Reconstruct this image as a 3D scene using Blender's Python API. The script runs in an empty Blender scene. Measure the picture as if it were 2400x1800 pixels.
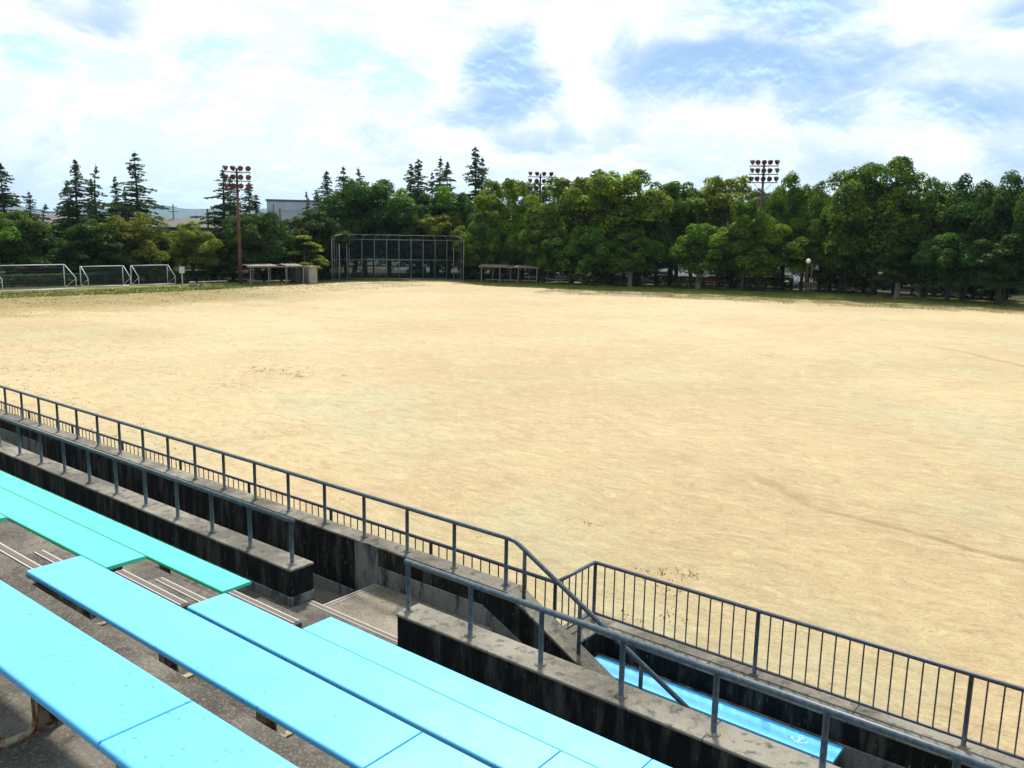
import bpy, math, random
import numpy as np
from mathutils import Vector, Matrix
random.seed(7)
rng = np.random.default_rng(11)
S = bpy.context.scene
COL = S.collection
K = 1.3                                   # design unit to metres
def P(x, y, z): return (K*x, K*y, 7.0 + K*z)

# ---------------------------------------------------------------- camera
cam = bpy.data.cameras.new('camera'); camo = bpy.data.objects.new('camera', cam); COL.objects.link(camo)
R3 = Matrix(((0.78149, -0.12307, 0.61165), (0.62363, 0.12465, -0.77172), (0.01873, 0.98454, 0.17416)))
camo.matrix_world = Matrix.Translation((0, 0, 7.0)) @ R3.to_4x4()
cam.sensor_width = 36; cam.lens = 2013.6/2400*36; cam.clip_start = 0.05; cam.clip_end = 16000
S.camera = camo

# ---------------------------------------------------------------- sky, sun, exposure
SUN_AZ, SUN_EL = 36.0, 54.0               # degrees left of +Y, above horizon
sa, se = math.radians(SUN_AZ), math.radians(SUN_EL)
sdir = Vector((-math.sin(sa)*math.cos(se), math.cos(sa)*math.cos(se), math.sin(se)))
sun = bpy.data.lights.new('sun', 'SUN'); sun.energy = 5.0; sun.angle = math.radians(6.5); sun.color = (1.0, 0.95, 0.86)
suno = bpy.data.objects.new('sun', sun); COL.objects.link(suno)
suno.rotation_euler = (-sdir).to_track_quat('-Z', 'Y').to_euler()
S.view_settings.view_transform = 'Standard'; S.view_settings.look = 'None'
S.view_settings.exposure = 0.2; S.view_settings.gamma = 1.0
try: S.view_settings.use_curve_mapping = False
except Exception: pass

class NT:
    """small helper to write node trees"""
    def __init__(s, tree): s.t = tree; s.n = tree.nodes; s.l = tree.links
    def add(s, typ, **kw):
        n = s.n.new(typ)
        for k, v in kw.items():
            if k.startswith('i_'):
                key = k[2:]
                key = int(key) if key.isdigit() else key.replace('_', ' ')
                s.put(n.inputs[key], v)
            else: setattr(n, k, v)
        return n
    def put(s, sock, v):
        if isinstance(v, bpy.types.NodeSocket): s.l.new(v, sock)
        elif isinstance(v, bpy.types.Node): s.l.new(v.outputs[0], sock)
        else:
            if hasattr(sock.default_value, '__len__') and not hasattr(v, '__len__'): v = (v,)*len(sock.default_value)
            if hasattr(sock.default_value, '__len__') and len(v) == 3 and len(sock.default_value) == 4: v = (*v, 1)
            sock.default_value = v
    def m(s, op, a, b=None, c=None, clamp=False):
        n = s.n.new('ShaderNodeMath'); n.operation = op; n.use_clamp = clamp
        s.put(n.inputs[0], a)
        if b is not None: s.put(n.inputs[1], b)
        if c is not None: s.put(n.inputs[2], c)
        return n.outputs[0]
    def vm(s, op, a, b=None, sc=None):
        n = s.n.new('ShaderNodeVectorMath'); n.operation = op
        s.put(n.inputs[0], a)
        if b is not None: s.put(n.inputs[1], b)
        if sc is not None: s.put(n.inputs['Scale'], sc)
        return n.outputs['Value'] if op in ('LENGTH', 'DOT_PRODUCT') else n.outputs[0]
    def mix(s, f, a, b, blend='MIX'):
        n = s.n.new('ShaderNodeMix'); n.data_type = 'RGBA'; n.blend_type = blend
        s.put(n.inputs[0], f); s.put(n.inputs[6], a); s.put(n.inputs[7], b)
        return n.outputs[2]
    def noise(s, vec, scale, detail=4, rough=.55, dist=0.0, col=False):
        n = s.n.new('ShaderNodeTexNoise'); s.put(n.inputs['Vector'], vec); s.put(n.inputs['Scale'], scale)
        s.put(n.inputs['Detail'], detail); s.put(n.inputs['Roughness'], rough); s.put(n.inputs['Distortion'], dist)
        return n.outputs[1 if col else 0]
    def ss(s, v, lo, hi, a=0.0, b=1.0):
        n = s.n.new('ShaderNodeMapRange'); n.interpolation_type = 'SMOOTHSTEP'
        s.put(n.inputs[0], v); s.put(n.inputs[1], lo); s.put(n.inputs[2], hi); s.put(n.inputs[3], a); s.put(n.inputs[4], b)
        return n.outputs[0]
    def mapv(s, vec, scale=(1, 1, 1), loc=(0, 0, 0)):
        n = s.n.new('ShaderNodeMapping'); s.put(n.inputs[0], vec); s.put(n.inputs['Scale'], scale); s.put(n.inputs['Location'], loc)
        return n.outputs[0]

world = bpy.data.worlds.new('World'); S.world = world; world.use_nodes = True
w = NT(world.node_tree); w.n.clear()
BG = 0.12
sky = w.add('ShaderNodeTexSky', sky_type='NISHITA', sun_disc=False)
sky.sun_elevation = se; sky.sun_rotation = -sa % (2*math.pi); sky.air_density = 1.0; sky.dust_density = 1.5; sky.ozone_density = 1.0
geo = w.add('ShaderNodeTexCoord').outputs['Generated']
d = w.vm('NORMALIZE', geo)
sx = w.add('ShaderNodeSeparateXYZ', i_0=d)
az = w.m('MULTIPLY', w.m('ARCTAN2', w.m('MULTIPLY', sx.outputs[0], -1), sx.outputs[1]), 180/math.pi)
el = w.m('MULTIPLY', w.m('ARCSINE', sx.outputs[2]), 180/math.pi)
# cloud noise lives on a plane high above, so clouds flatten towards the horizon as real ones do
hz = w.m('MAXIMUM', w.m('ADD', sx.outputs[2], 0.10), 0.03)
cp = w.add('ShaderNodeCombineXYZ', i_0=w.m('DIVIDE', sx.outputs[0], hz), i_1=w.m('DIVIDE', sx.outputs[1], hz), i_2=0.0).outputs[0]
nz1 = w.noise(w.mapv(cp, (.9, .9, 1), (3.1, 1.7, 0)), 1.0, 7, .58, .35)
nz2 = w.noise(w.mapv(cp, (2.6, 2.6, 1), (8.1, 4.7, 0)), 1.0, 6, .62, .5)
nzf = w.noise(w.mapv(d, (14, 14, 26)), 1.0, 6, .62, .4)
pos = w.add('ShaderNodeCombineXYZ', i_0=az, i_1=el, i_2=0.0).outputs[0]
warp = w.vm('SCALE', w.vm('SUBTRACT', w.noise(w.mapv(d, (9, 9, 20)), 1.0, 6, .68, .3, col=True), (.5, .5, .5)), sc=6.5)
warp = w.vm('MULTIPLY', warp, (1.0, .55, 0))
pw = w.vm('ADD', pos, warp)
def blobs(lst):
    tot = None
    for (a0, e0, ra, re, s_) in lst:
        q = w.vm('MULTIPLY', w.vm('SUBTRACT', pw, (a0, e0, 0)), (1/ra, 1/re, 0))
        v = w.ss(w.vm('LENGTH', q), .15, 1.25, s_, 0.0)
        tot = v if tot is None else w.m('MAXIMUM', tot, v)
    return tot
grey = blobs([(39.2, 9.5, 5.4, 3.9, 1.05), (43.5, 12.3, 4, 2.0, .55), (36.5, 6.2, 8, 1.6, .5), (23.5, 10.6, 11.0, 3.3, 1.0), (22.5, 13.6, 10, 2.8, 1.1),
              (18.0, 10.9, 5.0, 3.2, 1.0), (19.0, 7.2, 8, 1.6, .5), (12.0, 7.0, 6, 2.2, .75), (9.5, 12.2, 3, 2.6, .7), (14, 4.2, 9, 1.6, .5), (63.5, 11.8, 8, 2.0, .55), (38, 3.8, 9, 1.2, .4)])
cyan = blobs([(56.6, 10.6, 3.6, 1.3, .9), (50.0, 10.0, 3.8, 2.0, 1.0), (46.0, 9.2, 4.2, 1.3, .8), (66.0, 9.7, 3.2, 1.3, .8), (62.3, 9.0, 3.2, 1.2, .7), (31, 6.0, 5, 1.3, .25)])
infront = w.ss(w.m('ABSOLUTE', w.m('SUBTRACT', az, 39)), 36, 60, 1.0, 0.0)
low = w.ss(el, 15, 24, 1.0, 0.0)
view_area = w.m('MULTIPLY', infront, low)
far_area = w.m('SUBTRACT', 1.0, view_area)
# thickness of the cloud sheet: fractal noise, thicker where the big clouds sit, thin where blue shows
T0 = w.noise(w.mapv(d, (8, 8, 13), (2.3, .4, .9)), 1.0, 9, .60, .25)
T1 = w.noise(w.mapv(d, (8, 8, 13), (2.3, .4, .85)), 1.0, 5, .56, .25)
T = w.m('ADD', w.m('ADD', w.m('ADD', .125, w.m('MULTIPLY', T0, .75)), w.m('MULTIPLY', grey, .36)), w.m('MULTIPLY', cyan, -.22))
T = w.m('ADD', T, w.m('MULTIPLY', far_area, w.m('MULTIPLY', w.m('SUBTRACT', nz1, .53), 1.1)))
greyf = w.ss(T, .55, .86)
gapf = w.ss(T, .43, .27, 0, .8)
sd = w.vm('DOT_PRODUCT', d, tuple(sdir))
glow = w.ss(sd, -.6, .85, .60, 1.08)
white = w.mix(w.ss(el, 0, 7, .85, .0), (.93, .965, .985, 1), (.60, .78, .88, 1))
white = w.mix(w.ss(w.m('ADD', T1, w.m('MULTIPLY', w.m('SUBTRACT', 39.0, az), .0035)), .47, .66, 0, .8), white, (.60, .74, .90, 1))
white = w.mix(w.ss(T, .56, .44, .0, .6), white, (.66, .84, .93, 1))
rim = w.ss(w.m('SUBTRACT', T0, T1), -.01, .07, 0, .22)
greycol = w.mix(w.ss(w.m('SUBTRACT', T0, T1), -.06, .06), (.31, .50, .78, 1), (.45, .64, .87, 1))
c = w.mix(greyf, white, greycol)
bright = rim
nish = w.vm('SCALE', sky.outputs[0], sc=BG*.9)
clear = w.mix(view_area, w.mix(.35, nish, (.20, .42, .80, 1)), w.mix(.55, nish, (.50, .92, 1.0, 1)))
c = w.mix(gapf, c, clear)
c = w.vm('SCALE', c, sc=glow)
c = w.vm('SCALE', c, sc=w.m('ADD', 1.0, bright))
c = w.vm('SCALE', c, sc=1/BG)
bg = w.add('ShaderNodeBackground', i_Color=c, i_Strength=BG)
wo = w.add('ShaderNodeOutputWorld'); w.l.new(bg.outputs[0], wo.inputs[0])

# ---------------------------------------------------------------- object helpers
class MB:
    def __init__(s): s.v = []; s.f = []
    def quad(s, a, b, c, d):
        n = len(s.v); s.v += [a, b, c, d]; s.f.append((n, n+1, n+2, n+3)); return s
    def hexa(s, p):          # 8 corners: bottom 4 ccw, top 4 ccw
        n = len(s.v); s.v += [tuple(q) for q in p]
        for f in ((3, 2, 1, 0), (4, 5, 6, 7), (0, 1, 5, 4), (1, 2, 6, 5), (2, 3, 7, 6), (3, 0, 4, 7)): s.f.append(tuple(n+i for i in f))
        return s
    def box(s, x0, x1, y0, y1, z0, z1):
        return s.hexa([(x0, y0, z0), (x1, y0, z0), (x1, y1, z0), (x0, y1, z0), (x0, y0, z1), (x1, y0, z1), (x1, y1, z1), (x0, y1, z1)])
    def ubox(s, x0, x1, y0, y1, z0, z1):
        a, b = P(x0, y0, z0), P(x1, y1, z1); return s.box(a[0], b[0], a[1], b[1], a[2], b[2])
    def tube(s, pts, rad, n=8, caps=True):
        pts = [Vector(p) for p in pts]; rs = rad if hasattr(rad, '__len__') else [rad]*len(pts)
        base = len(s.v)
        for i, p in enumerate(pts):
            t = (pts[min(i+1, len(pts)-1)] - pts[max(i-1, 0)]).normalized()
            ref = Vector((0, 0, 1)) if abs(t.z) < .95 else Vector((1, 0, 0))
            a = t.cross(ref).normalized(); b = t.cross(a).normalized()
            for k in range(n):
                th = 2*math.pi*k/n; s.v.append(tuple(p + (a*math.cos(th) + b*math.sin(th))*rs[i]))
        for i in range(len(pts)-1):
            for k in range(n):
                k2 = (k+1) % n; s.f.append((base+i*n+k, base+i*n+k2, base+(i+1)*n+k2, base+(i+1)*n+k))
        if caps:
            s.f.append(tuple(base+k for k in range(n))[::-1] if False else tuple(base+k for k in range(n)))
            s.f.append(tuple(base+(len(pts)-1)*n+k for k in reversed(range(n))))
        return s
    def prism(s, prof, x0, x1, axis='x'):   # profile (u,v) extruded along x (u=y,v=z) or y (u=x,v=z)
        n = len(s.v); m_ = len(prof)
        for xx in (x0, x1):
            for (u, v) in prof: s.v.append((xx, u, v) if axis == 'x' else (u, xx, v))
        for i in range(m_):
            j = (i+1) % m_; s.f.append((n+i, n+j, n+m_+j, n+m_+i))
        s.f.append(tuple(n+i for i in reversed(range(m_)))); s.f.append(tuple(n+m_+i for i in range(m_)))
        return s
    def build(s, name, mat, parent=None, smooth=False, loc=None):
        me = bpy.data.meshes.new(name); me.from_pydata(s.v, [], s.f); me.materials.append(mat)
        if smooth: me.polygons.foreach_set('use_smooth', [True]*len(me.polygons))
        me.update()
        import bmesh
        bm = bmesh.new(); bm.from_mesh(me); bmesh.ops.recalc_face_normals(bm, faces=bm.faces); bm.to_mesh(me); bm.free()
        o = bpy.data.objects.new(name, me); COL.objects.link(o)
        if parent: o.parent = parent
        if loc: o.location = loc
        return o
def tag(o, label=None, cat=None, group=None, kind=None):
    if label: o['label'] = label
    if cat: o['category'] = cat
    if group: o['group'] = group
    if kind: o['kind'] = kind
    return o
def empty(name, loc=(0, 0, 0), rz=0, label=None, cat=None, group=None):
    o = bpy.data.objects.new(name, None); o.empty_display_size = .3; COL.objects.link(o); o.location = loc; o.rotation_euler.z = rz
    return tag(o, label, cat, group)
def link_mesh(name, me, parent=None, loc=(0, 0, 0), mat=None):
    o = bpy.data.objects.new(name, me); COL.objects.link(o); o.location = loc
    if parent: o.parent = parent
    if mat is not None:
        o.material_slots[0].link = 'OBJECT'; o.material_slots[0].material = mat
    return o
def copy_tree(o, parent=None):
    c_ = o.copy(); COL.objects.link(c_)
    if parent: c_.parent = parent
    for ch in list(o.children): copy_tree(ch, c_)
    return c_
def bevel(o, wd=.006, seg=1):
    m_ = o.modifiers.new('bevel', 'BEVEL'); m_.width = wd; m_.segments = seg; m_.limit_method = 'ANGLE'; m_.angle_limit = math.radians(40)
    return o

# ---------------------------------------------------------------- materials
def mat(name, fn=None, base=(.5, .5, .5), rough=.6, spec=.5, **kw):
    m_ = bpy.data.materials.new(name); m_.use_nodes = True; t = NT(m_.node_tree)
    b = t.n['Principled BSDF']; b.inputs['Base Color'].default_value = (*base, 1); b.inputs['Roughness'].default_value = rough
    b.inputs['Specular IOR Level'].default_value = spec
    for k, v in kw.items(): b.inputs[k.replace('_', ' ')].default_value = v
    if fn: fn(t, b)
    return m_
def objc(t): return t.add('ShaderNodeTexCoord').outputs['Object']
def wpos(t): return t.add('ShaderNodeNewGeometry').outputs['Position']
def bump(t, b, h, strength=.4, dist=.01):
    n = t.add('ShaderNodeBump', i_Height=h, i_Strength=strength, i_Distance=dist); t.l.new(n.outputs[0], b.inputs['Normal'])
def concrete(dark, lightc, mould=.3, agg=1.0):
    def f(t, b):
        p = wpos(t)
        big = t.noise(p, 1.3, 6, .6, .3); mid = t.noise(p, 9, 5, .6); fine = t.noise(p, 120, 3, .7); gr = t.noise(p, 55, 4, .75)
        c = t.mix(t.ss(big, .35, .68), dark, lightc)
        c = t.mix(t.m('MULTIPLY', t.ss(mid, .5, .7), mould), c, tuple(v*.35 for v in dark))
        c = t.mix(t.m('MULTIPLY', t.ss(gr, .52, .62), .55*agg), c, tuple(min(1, v*1.7) for v in lightc))
        c = t.mix(t.m('MULTIPLY', t.ss(fine, .50, .66), .5*agg), c, tuple(v*.3 for v in dark))
        t.put(b.inputs['Base Color'], c)
        bump(t, b, t.m('ADD', gr, fine), .6*agg, .006)
    return f
M = {}
M['tread'] = mat('tread_concrete', concrete((.072, .064, .052), (.185, .163, .132), .6, .85), rough=.92, spec=.2)
M['coping'] = mat('coping_cement', concrete((.10, .09, .072), (.26, .235, .19), .8, .4), rough=.9, spec=.2)
def skirt_f(t, b):
    p = wpos(t); q = t.mapv(p, (1, 1, .3)); n1 = t.noise(q, 6, 6, .7, .3); n2 = t.noise(p, 30, 5, .75)
    c = t.mix(t.ss(n1, .42, .66), (.20, .205, .195, 1), (.035, .037, .036, 1)); c = t.mix(t.ss(n2, .55, .68, 0, .7), c, (.02, .022, .022, 1))
    t.put(b.inputs['Base Color'], c); bump(t, b, n2, .4, .004)
M['skirt'] = mat('bare_cement', skirt_f, rough=.9, spec=.2)
M['landing'] = mat('sunlit_landing_concrete', concrete((.13, .11, .08), (.30, .26, .20), .5, 1.2), rough=.92, spec=.2)  # paler than the treads: sunlight put into the colour against the wall's shade
def mould_f(t, b):
    p = wpos(t)
    q = t.mapv(p, (1, 1, .16))
    st = t.noise(q, 7.0, 6, .68, .2); st2 = t.noise(t.mapv(p, (1, 1, .3)), 26, 4, .7); big = t.noise(p, .55, 3, .5)
    fl = t.noise(p, 14, 5, .7)
    c = t.mix(t.ss(st, .46, .70), (.008, .009, .010, 1), (.068, .070, .062, 1))
    c = t.mix(t.m('MULTIPLY', t.ss(st2, .61, .74), t.ss(big, .36, .60)), c, (.16, .16, .15, 1))
    c = t.mix(t.m('MULTIPLY', t.ss(fl, .66, .71), t.ss(big, .42, .58)), c, (.28, .28, .27, 1))
    t.put(b.inputs['Base Color'], c); bump(t, b, t.noise(p, 60, 4, .7), .5, .005)
M['mould'] = mat('mouldy_concrete', mould_f, rough=.9, spec=.15)
def paint(base, fleck, rough):
    def f(t, b):
        p = wpos(t)
        n1 = t.noise(p, 3, 5, .6); n2 = t.noise(t.mapv(p, (1, 5, 5)), 13, 6, .7, .4); n3 = t.noise(p, 34, 2, .5)
        c = t.mix(t.m('MULTIPLY', t.ss(n1, .4, .7), .22), base, tuple(min(1, v*1.18+.02) for v in base))
        c = t.mix(t.ss(n2, .60, .66, 0, .6), c, fleck)
        c = t.mix(t.ss(n3, .655, .69, 0, .75), c, tuple(v*.40 for v in base))
        sc = t.noise(t.mapv(p, (3, 34, 3)), 3.0, 4, .7, 1.6); c = t.mix(t.m('MULTIPLY', t.ss(sc, .64, .69), t.ss(t.noise(p, 2.2, 3, .6), .46, .58, 0, .75)), c, tuple(v*.55 for v in fleck))
        gr = t.noise(t.mapv(p, (.7, 9, 9)), 9, 5, .7); c = t.mix(t.ss(gr, .45, .75, 0, .22), c, tuple(v*.7 for v in base))
        dirt = t.noise(p, 5.5, 6, .72); c = t.mix(t.ss(dirt, .60, .74, 0, .35), c, tuple(v*.5+.05 for v in base))
        t.put(b.inputs['Base Color'], c)
        t.put(b.inputs['Roughness'], t.m('ADD', rough, t.m('MULTIPLY', n1, .16)))
        bump(t, b, t.noise(p, 60, 3, .6), .10, .002)
    return f
M['blue'] = mat('sky_blue_paint', paint((.10, .50, .92), (.05, .26, .66), .26), spec=.6)
M['bluegap'] = mat('deep_blue_edge', base=(.02, .12, .45), rough=.5)
M['green'] = mat('mint_green_paint', paint((.055, .64, .43), (.03, .42, .30), .28), spec=.6)
def rail_f(t, b):
    p = wpos(t); n1 = t.noise(p, 25, 5, .7); n2 = t.noise(p, 3, 3)
    c = t.mix(t.ss(n1, .4, .66), (.040, .070, .09, 1), (.10, .13, .145, 1))
    c = t.mix(t.ss(t.noise(p, 18, 6, .75), .60, .66, 0, .75), c, (.17, .12, .09, 1))
    t.put(b.inputs['Base Color'], c); t.put(b.inputs['Roughness'], t.m('ADD', .36, t.m('MULTIPLY', n1, .2)))
M['rail'] = mat('slate_rail_paint', rail_f, spec=.5)
def rail2_f(t, b):
    p = wpos(t); n1 = t.noise(p, 25, 5, .7)
    c = t.mix(t.ss(n1, .4, .7), (.05, .058, .085, 1), (.10, .095, .12, 1))
    c = t.mix(t.ss(t.noise(p, 12, 6, .75), .60, .68, 0, .8), c, (.20, .12, .10, 1))
    t.put(b.inputs['Base Color'], c); t.put(b.inputs['Roughness'], .45)
M['rail2'] = mat('worn_purple_grey_rail_paint', rail2_f)
def rust_f(t, b):
    p = wpos(t); n1 = t.noise(t.mapv(p, (1, 1, .5)), 16, 6, .7)
    c = t.mix(t.ss(n1, .44, .58), (.33, .28, .18, 1), (.17, .05, .018, 1))
    c = t.mix(t.ss(t.noise(p, 40, 4), .6, .7, 0, .7), c, (.05, .018, .01, 1))
    t.put(b.inputs['Base Color'], c); bump(t, b, n1, .4, .004)
M['rust'] = mat('rusted_cream_steel', rust_f, rough=.75)
M['nose_white'] = mat('nosing_white', base=(.40, .375, .34), rough=.7)
M['nose_grey'] = mat('nosing_grey', base=(.22, .17, .14), rough=.8)
M['white'] = mat('white_tube_paint', base=(.62, .62, .62), rough=.4)
M['whitemark'] = mat('white_scuff', lambda t, b: t.put(b.inputs['Base Color'], t.mix(t.ss(t.noise(wpos(t), 60, 4, .8), .42, .55), (.20, .58, .90, 1), (.60, .78, .88, 1))), rough=.6)
M['asphalt'] = mat('asphalt', concrete((.025, .025, .025), (.045, .045, .045), .2, .1), rough=.9)
# ---------------------------------------------------------------- the ground
def sand_f(t, b):
    p = wpos(t)
    big = t.noise(p, .045, 5, .6, .4); mid = t.noise(p, .35, 6, .62, .5); rip = t.noise(t.mapv(p, (.8, 1.5, 1)), 1.5, 8, .72, 1.1)
    fine = t.noise(p, 14, 6, .8); peb = t.noise(p, 5.5, 7, .8, .2); hue = t.noise(t.mapv(p, (1, 1, 1), (40, 9, 0)), .10, 4, .6, .6)
    c = t.mix(t.ss(big, .35, .66), (.46, .34, .195, 1), (.58, .455, .28, 1))
    c = t.mix(t.ss(hue, .50, .66, 0, .75), c, (.47, .43, .28, 1))
    c = t.mix(t.ss(hue, .46, .32, 0, .45), c, (.52, .34, .21, 1))
    c = t.mix(t.ss(mid, .50, .72, 0, .45), c, (.385, .265, .145, 1))
    c = t.mix(t.ss(rip, .50, .66, 0, .50), c, (.33, .225, .12, 1))
    c = t.mix(t.ss(rip, .48, .34, 0, .50), c, (.66, .53, .34, 1))
    c = t.mix(t.ss(peb, .53, .68, 0, .42), c, (.30, .205, .11, 1))
    c = t.mix(t.ss(peb, .46, .34, 0, .42), c, (.70, .57, .38, 1))
    c = t.mix(t.ss(fine, .50, .64, 0, .42), c, (.27, .18, .095, 1))
    c = t.mix(t.ss(fine, .45, .34, 0, .35), c, (.74, .62, .42, 1))
    spk = t.noise(t.mapv(p, (1, 1, 1), (7, 3, 0)), 3.3, 3, .5); c = t.mix(t.m('MULTIPLY', t.ss(spk, .70, .735), t.ss(t.noise(p, .2, 3, .6), .45, .6, .1, .8)), c, (.20, .15, .07, 1))
    rk = t.noise(t.mapv(t.vm('ADD', p, t.vm('SCALE', t.noise(p, .12, 3, .5, 0, col=True), sc=9.0)), (.9, 4.2, 1)), 1.3, 6, .7, .4)
    c = t.mix(t.ss(rk, .52, .68, 0, .26), c, (.31, .21, .115, 1)); c = t.mix(t.ss(rk, .46, .34, 0, .30), c, (.70, .58, .38, 1))
    # drag marks: thin darker wandering lines across the field
    sp = t.add('ShaderNodeSeparateXYZ', i_0=t.vm('ADD', p, t.vm('SCALE', t.vm('SUBTRACT', t.noise(p, .35, 4, .6, 0, col=True), (.5, .5, .5)), sc=1.0)))
    def line(x0, y0, x1, y1, wd, s_):
        dx, dy = x1-x0, y1-y0; L = math.hypot(dx, dy); ux, uy = dx/L, dy/L
        a = t.m('ADD', t.m('MULTIPLY', t.m('SUBTRACT', sp.outputs[0], x0), ux), t.m('MULTIPLY', t.m('SUBTRACT', sp.outputs[1], y0), uy))
        n_ = t.m('ADD', t.m('MULTIPLY', t.m('SUBTRACT', sp.outputs[0], x0), -uy), t.m('MULTIPLY', t.m('SUBTRACT', sp.outputs[1], y0), ux))
        inside = t.m('MULTIPLY', t.ss(a, -1, 1), t.ss(a, L+1, L-1))
        return t.m('MULTIPLY', t.m('MULTIPLY', t.ss(t.m('ABSOLUTE', n_), wd*.3, wd, 1, 0), inside), s_)
    ln = t.m('MAXIMUM', line(-9.6, 23.9, -7.2, 22.1, .32, .5), line(-7.2, 22.1, 4, 20.3, .22, .7))
    ln = t.m('MAXIMUM', ln, line(-14.2, 62.5, -11.0, 60.2, .30, .6)); ln = t.m('MAXIMUM', ln, line(-11, 60.2, -2, 50.5, .30, .7))
    ln = t.m('MULTIPLY', ln, t.ss(t.noise(p, 1.1, 4, .6), .30, .55, .35, 1))
    c = t.mix(ln, c, (.27, .18, .10, 1))
    # straw-coloured and green growth thinning out from the far and left edges
    px_, py_ = t.add('ShaderNodeSeparateXYZ', i_0=p).outputs[0:2]
    dR = t.m('MULTIPLY', t.m('SUBTRACT', t.m('ADD', t.m('MULTIPLY', px_, .30), 112.2), py_), .958)
    dL = t.m('ADD', px_, 88.0)
    pt = t.noise(p, 2.6, 6, .85); pt2 = t.noise(p, .22, 3, .6)
    gR = t.ss(t.m('ADD', t.m('MULTIPLY', pt, 20.0), t.m('MULTIPLY', pt2, 9.0)), t.m('ADD', dR, 3.0), t.m('ADD', dR, 7.5))
    gL = t.ss(t.m('ADD', t.m('MULTIPLY', pt, 20.0), t.m('MULTIPLY', pt2, 10.0)), t.m('ADD', t.m('MULTIPLY', dL, .55), 3.0), t.m('ADD', t.m('MULTIPLY', dL, .55), 8.0))
    c = t.mix(t.m('MULTIPLY', t.m('MULTIPLY', gR, t.ss(px_, -68, -50)), .95), c, (.24, .20, .075, 1))
    c = t.mix(t.m('MULTIPLY', t.m('MULTIPLY', gL, t.ss(py_, 64, 52)), .95), c, (.30, .225, .08, 1))
    c = t.mix(1.0, c, (.835, .82, .715, 1), 'MULTIPLY')
    t.put(b.inputs['Base Color'], c); t.put(b.inputs['Roughness'], .74)
    hgt = t.m('ADD', t.m('MULTIPLY', rip, 1.4), t.m('ADD', t.m('MULTIPLY', peb, .7), t.m('MULTIPLY', fine, .25)))
    bump(t, b, hgt, .8, .06)
M['sand'] = mat('field_sand', sand_f, rough=.75, spec=.27)
def grass_f(t, b):
    p = wpos(t); n1 = t.noise(p, .5, 5, .65); n2 = t.noise(p, 6, 5, .75)
    c = t.mix(t.ss(n1, .38, .64), (.09, .12, .022, 1), (.23, .21, .06, 1))
    c = t.mix(t.ss(n2, .46, .66, 0, .6), c, (.30, .24, .10, 1))
    t.put(b.inputs['Base Color'], c); bump(t, b, n2, .7, .08)
M['grassground'] = mat('verge_grass', grass_f, rough=.95, spec=.1)
def soil_f(t, b):
    p = wpos(t); n1 = t.noise(p, .12, 5, .6); n2 = t.noise(p, 3, 5, .7)
    c = t.mix(t.ss(n1, .4, .6), (.022, .03, .012, 1), (.055, .045, .025, 1)); c = t.mix(t.ss(n2, .5, .7, 0, .5), c, (.08, .065, .04, 1))
    t.put(b.inputs['Base Color'], c)
M['soil'] = mat('park_soil', soil_f, rough=.95, spec=.1)

def sheet(name, pts, z, m_):
    me = bpy.data.meshes.new(name); me.from_pydata([(x, y, z) for x, y in pts], [], [tuple(range(len(pts)))]); me.materials.append(m_); me.update()
    if me.polygons[0].normal.z < 0: me.flip_normals()
    o = bpy.data.objects.new(name, me); COL.objects.link(o); return o
tag(sheet('ground', [(-9500, -600), (3000, -600), (3000, 7100), (-9500, 7100)], -.012, M['soil']), kind='structure')
verge_out = [(70, 9.2), (-97.5, 9.2), (-97.5, 20), (-99, 50), (-95, 70), (-92, 88), (-80, 101), (-62, 111), (-40, 117), (-15, 121), (30, 126), (70, 130)]
tag(sheet('grass_verge', verge_out, -.006, M['grassground']), kind='structure')
edge = [(-88.5, 9.25), (-88.3, 30), (-86.6, 45), (-87.3, 56), (-89.2, 70), (-89.6, 79), (-86.5, 85.5), (-80.5, 89.5), (-76.5, 87.5), (-72.0, 86.5), (-65, 89.5), (-57, 93), (-50.3, 96), (-43, 98.2), (-35.5, 99.5), (-27.1, 103.6), (-14.6, 106.6), (10, 112), (60, 120)]
jag = []
for (x0, y0), (x1, y1) in zip(edge[:-1], edge[1:]):
    L = math.hypot(x1-x0, y1-y0); n = max(2, int(L/.7))
    for i in range(n):
        f = i/n; a = random.uniform(-.35, .35)*(1 if i else 0); jag.append((x0+(x1-x0)*f - (y1-y0)/L*a, y0+(y1-y0)*f + (x1-x0)/L*a))
jag.append(edge[-1])
tag(sheet('sports_field', jag + [(60, 9.25)], 0.0, M['sand']), kind='structure')
tag(sheet('car_park', [(-190, 112), (-92, 108), (-60, 128), (-10, 135), (60, 142), (60, 165), (-190, 165)], -.008, M['asphalt']), kind='structure')

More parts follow.
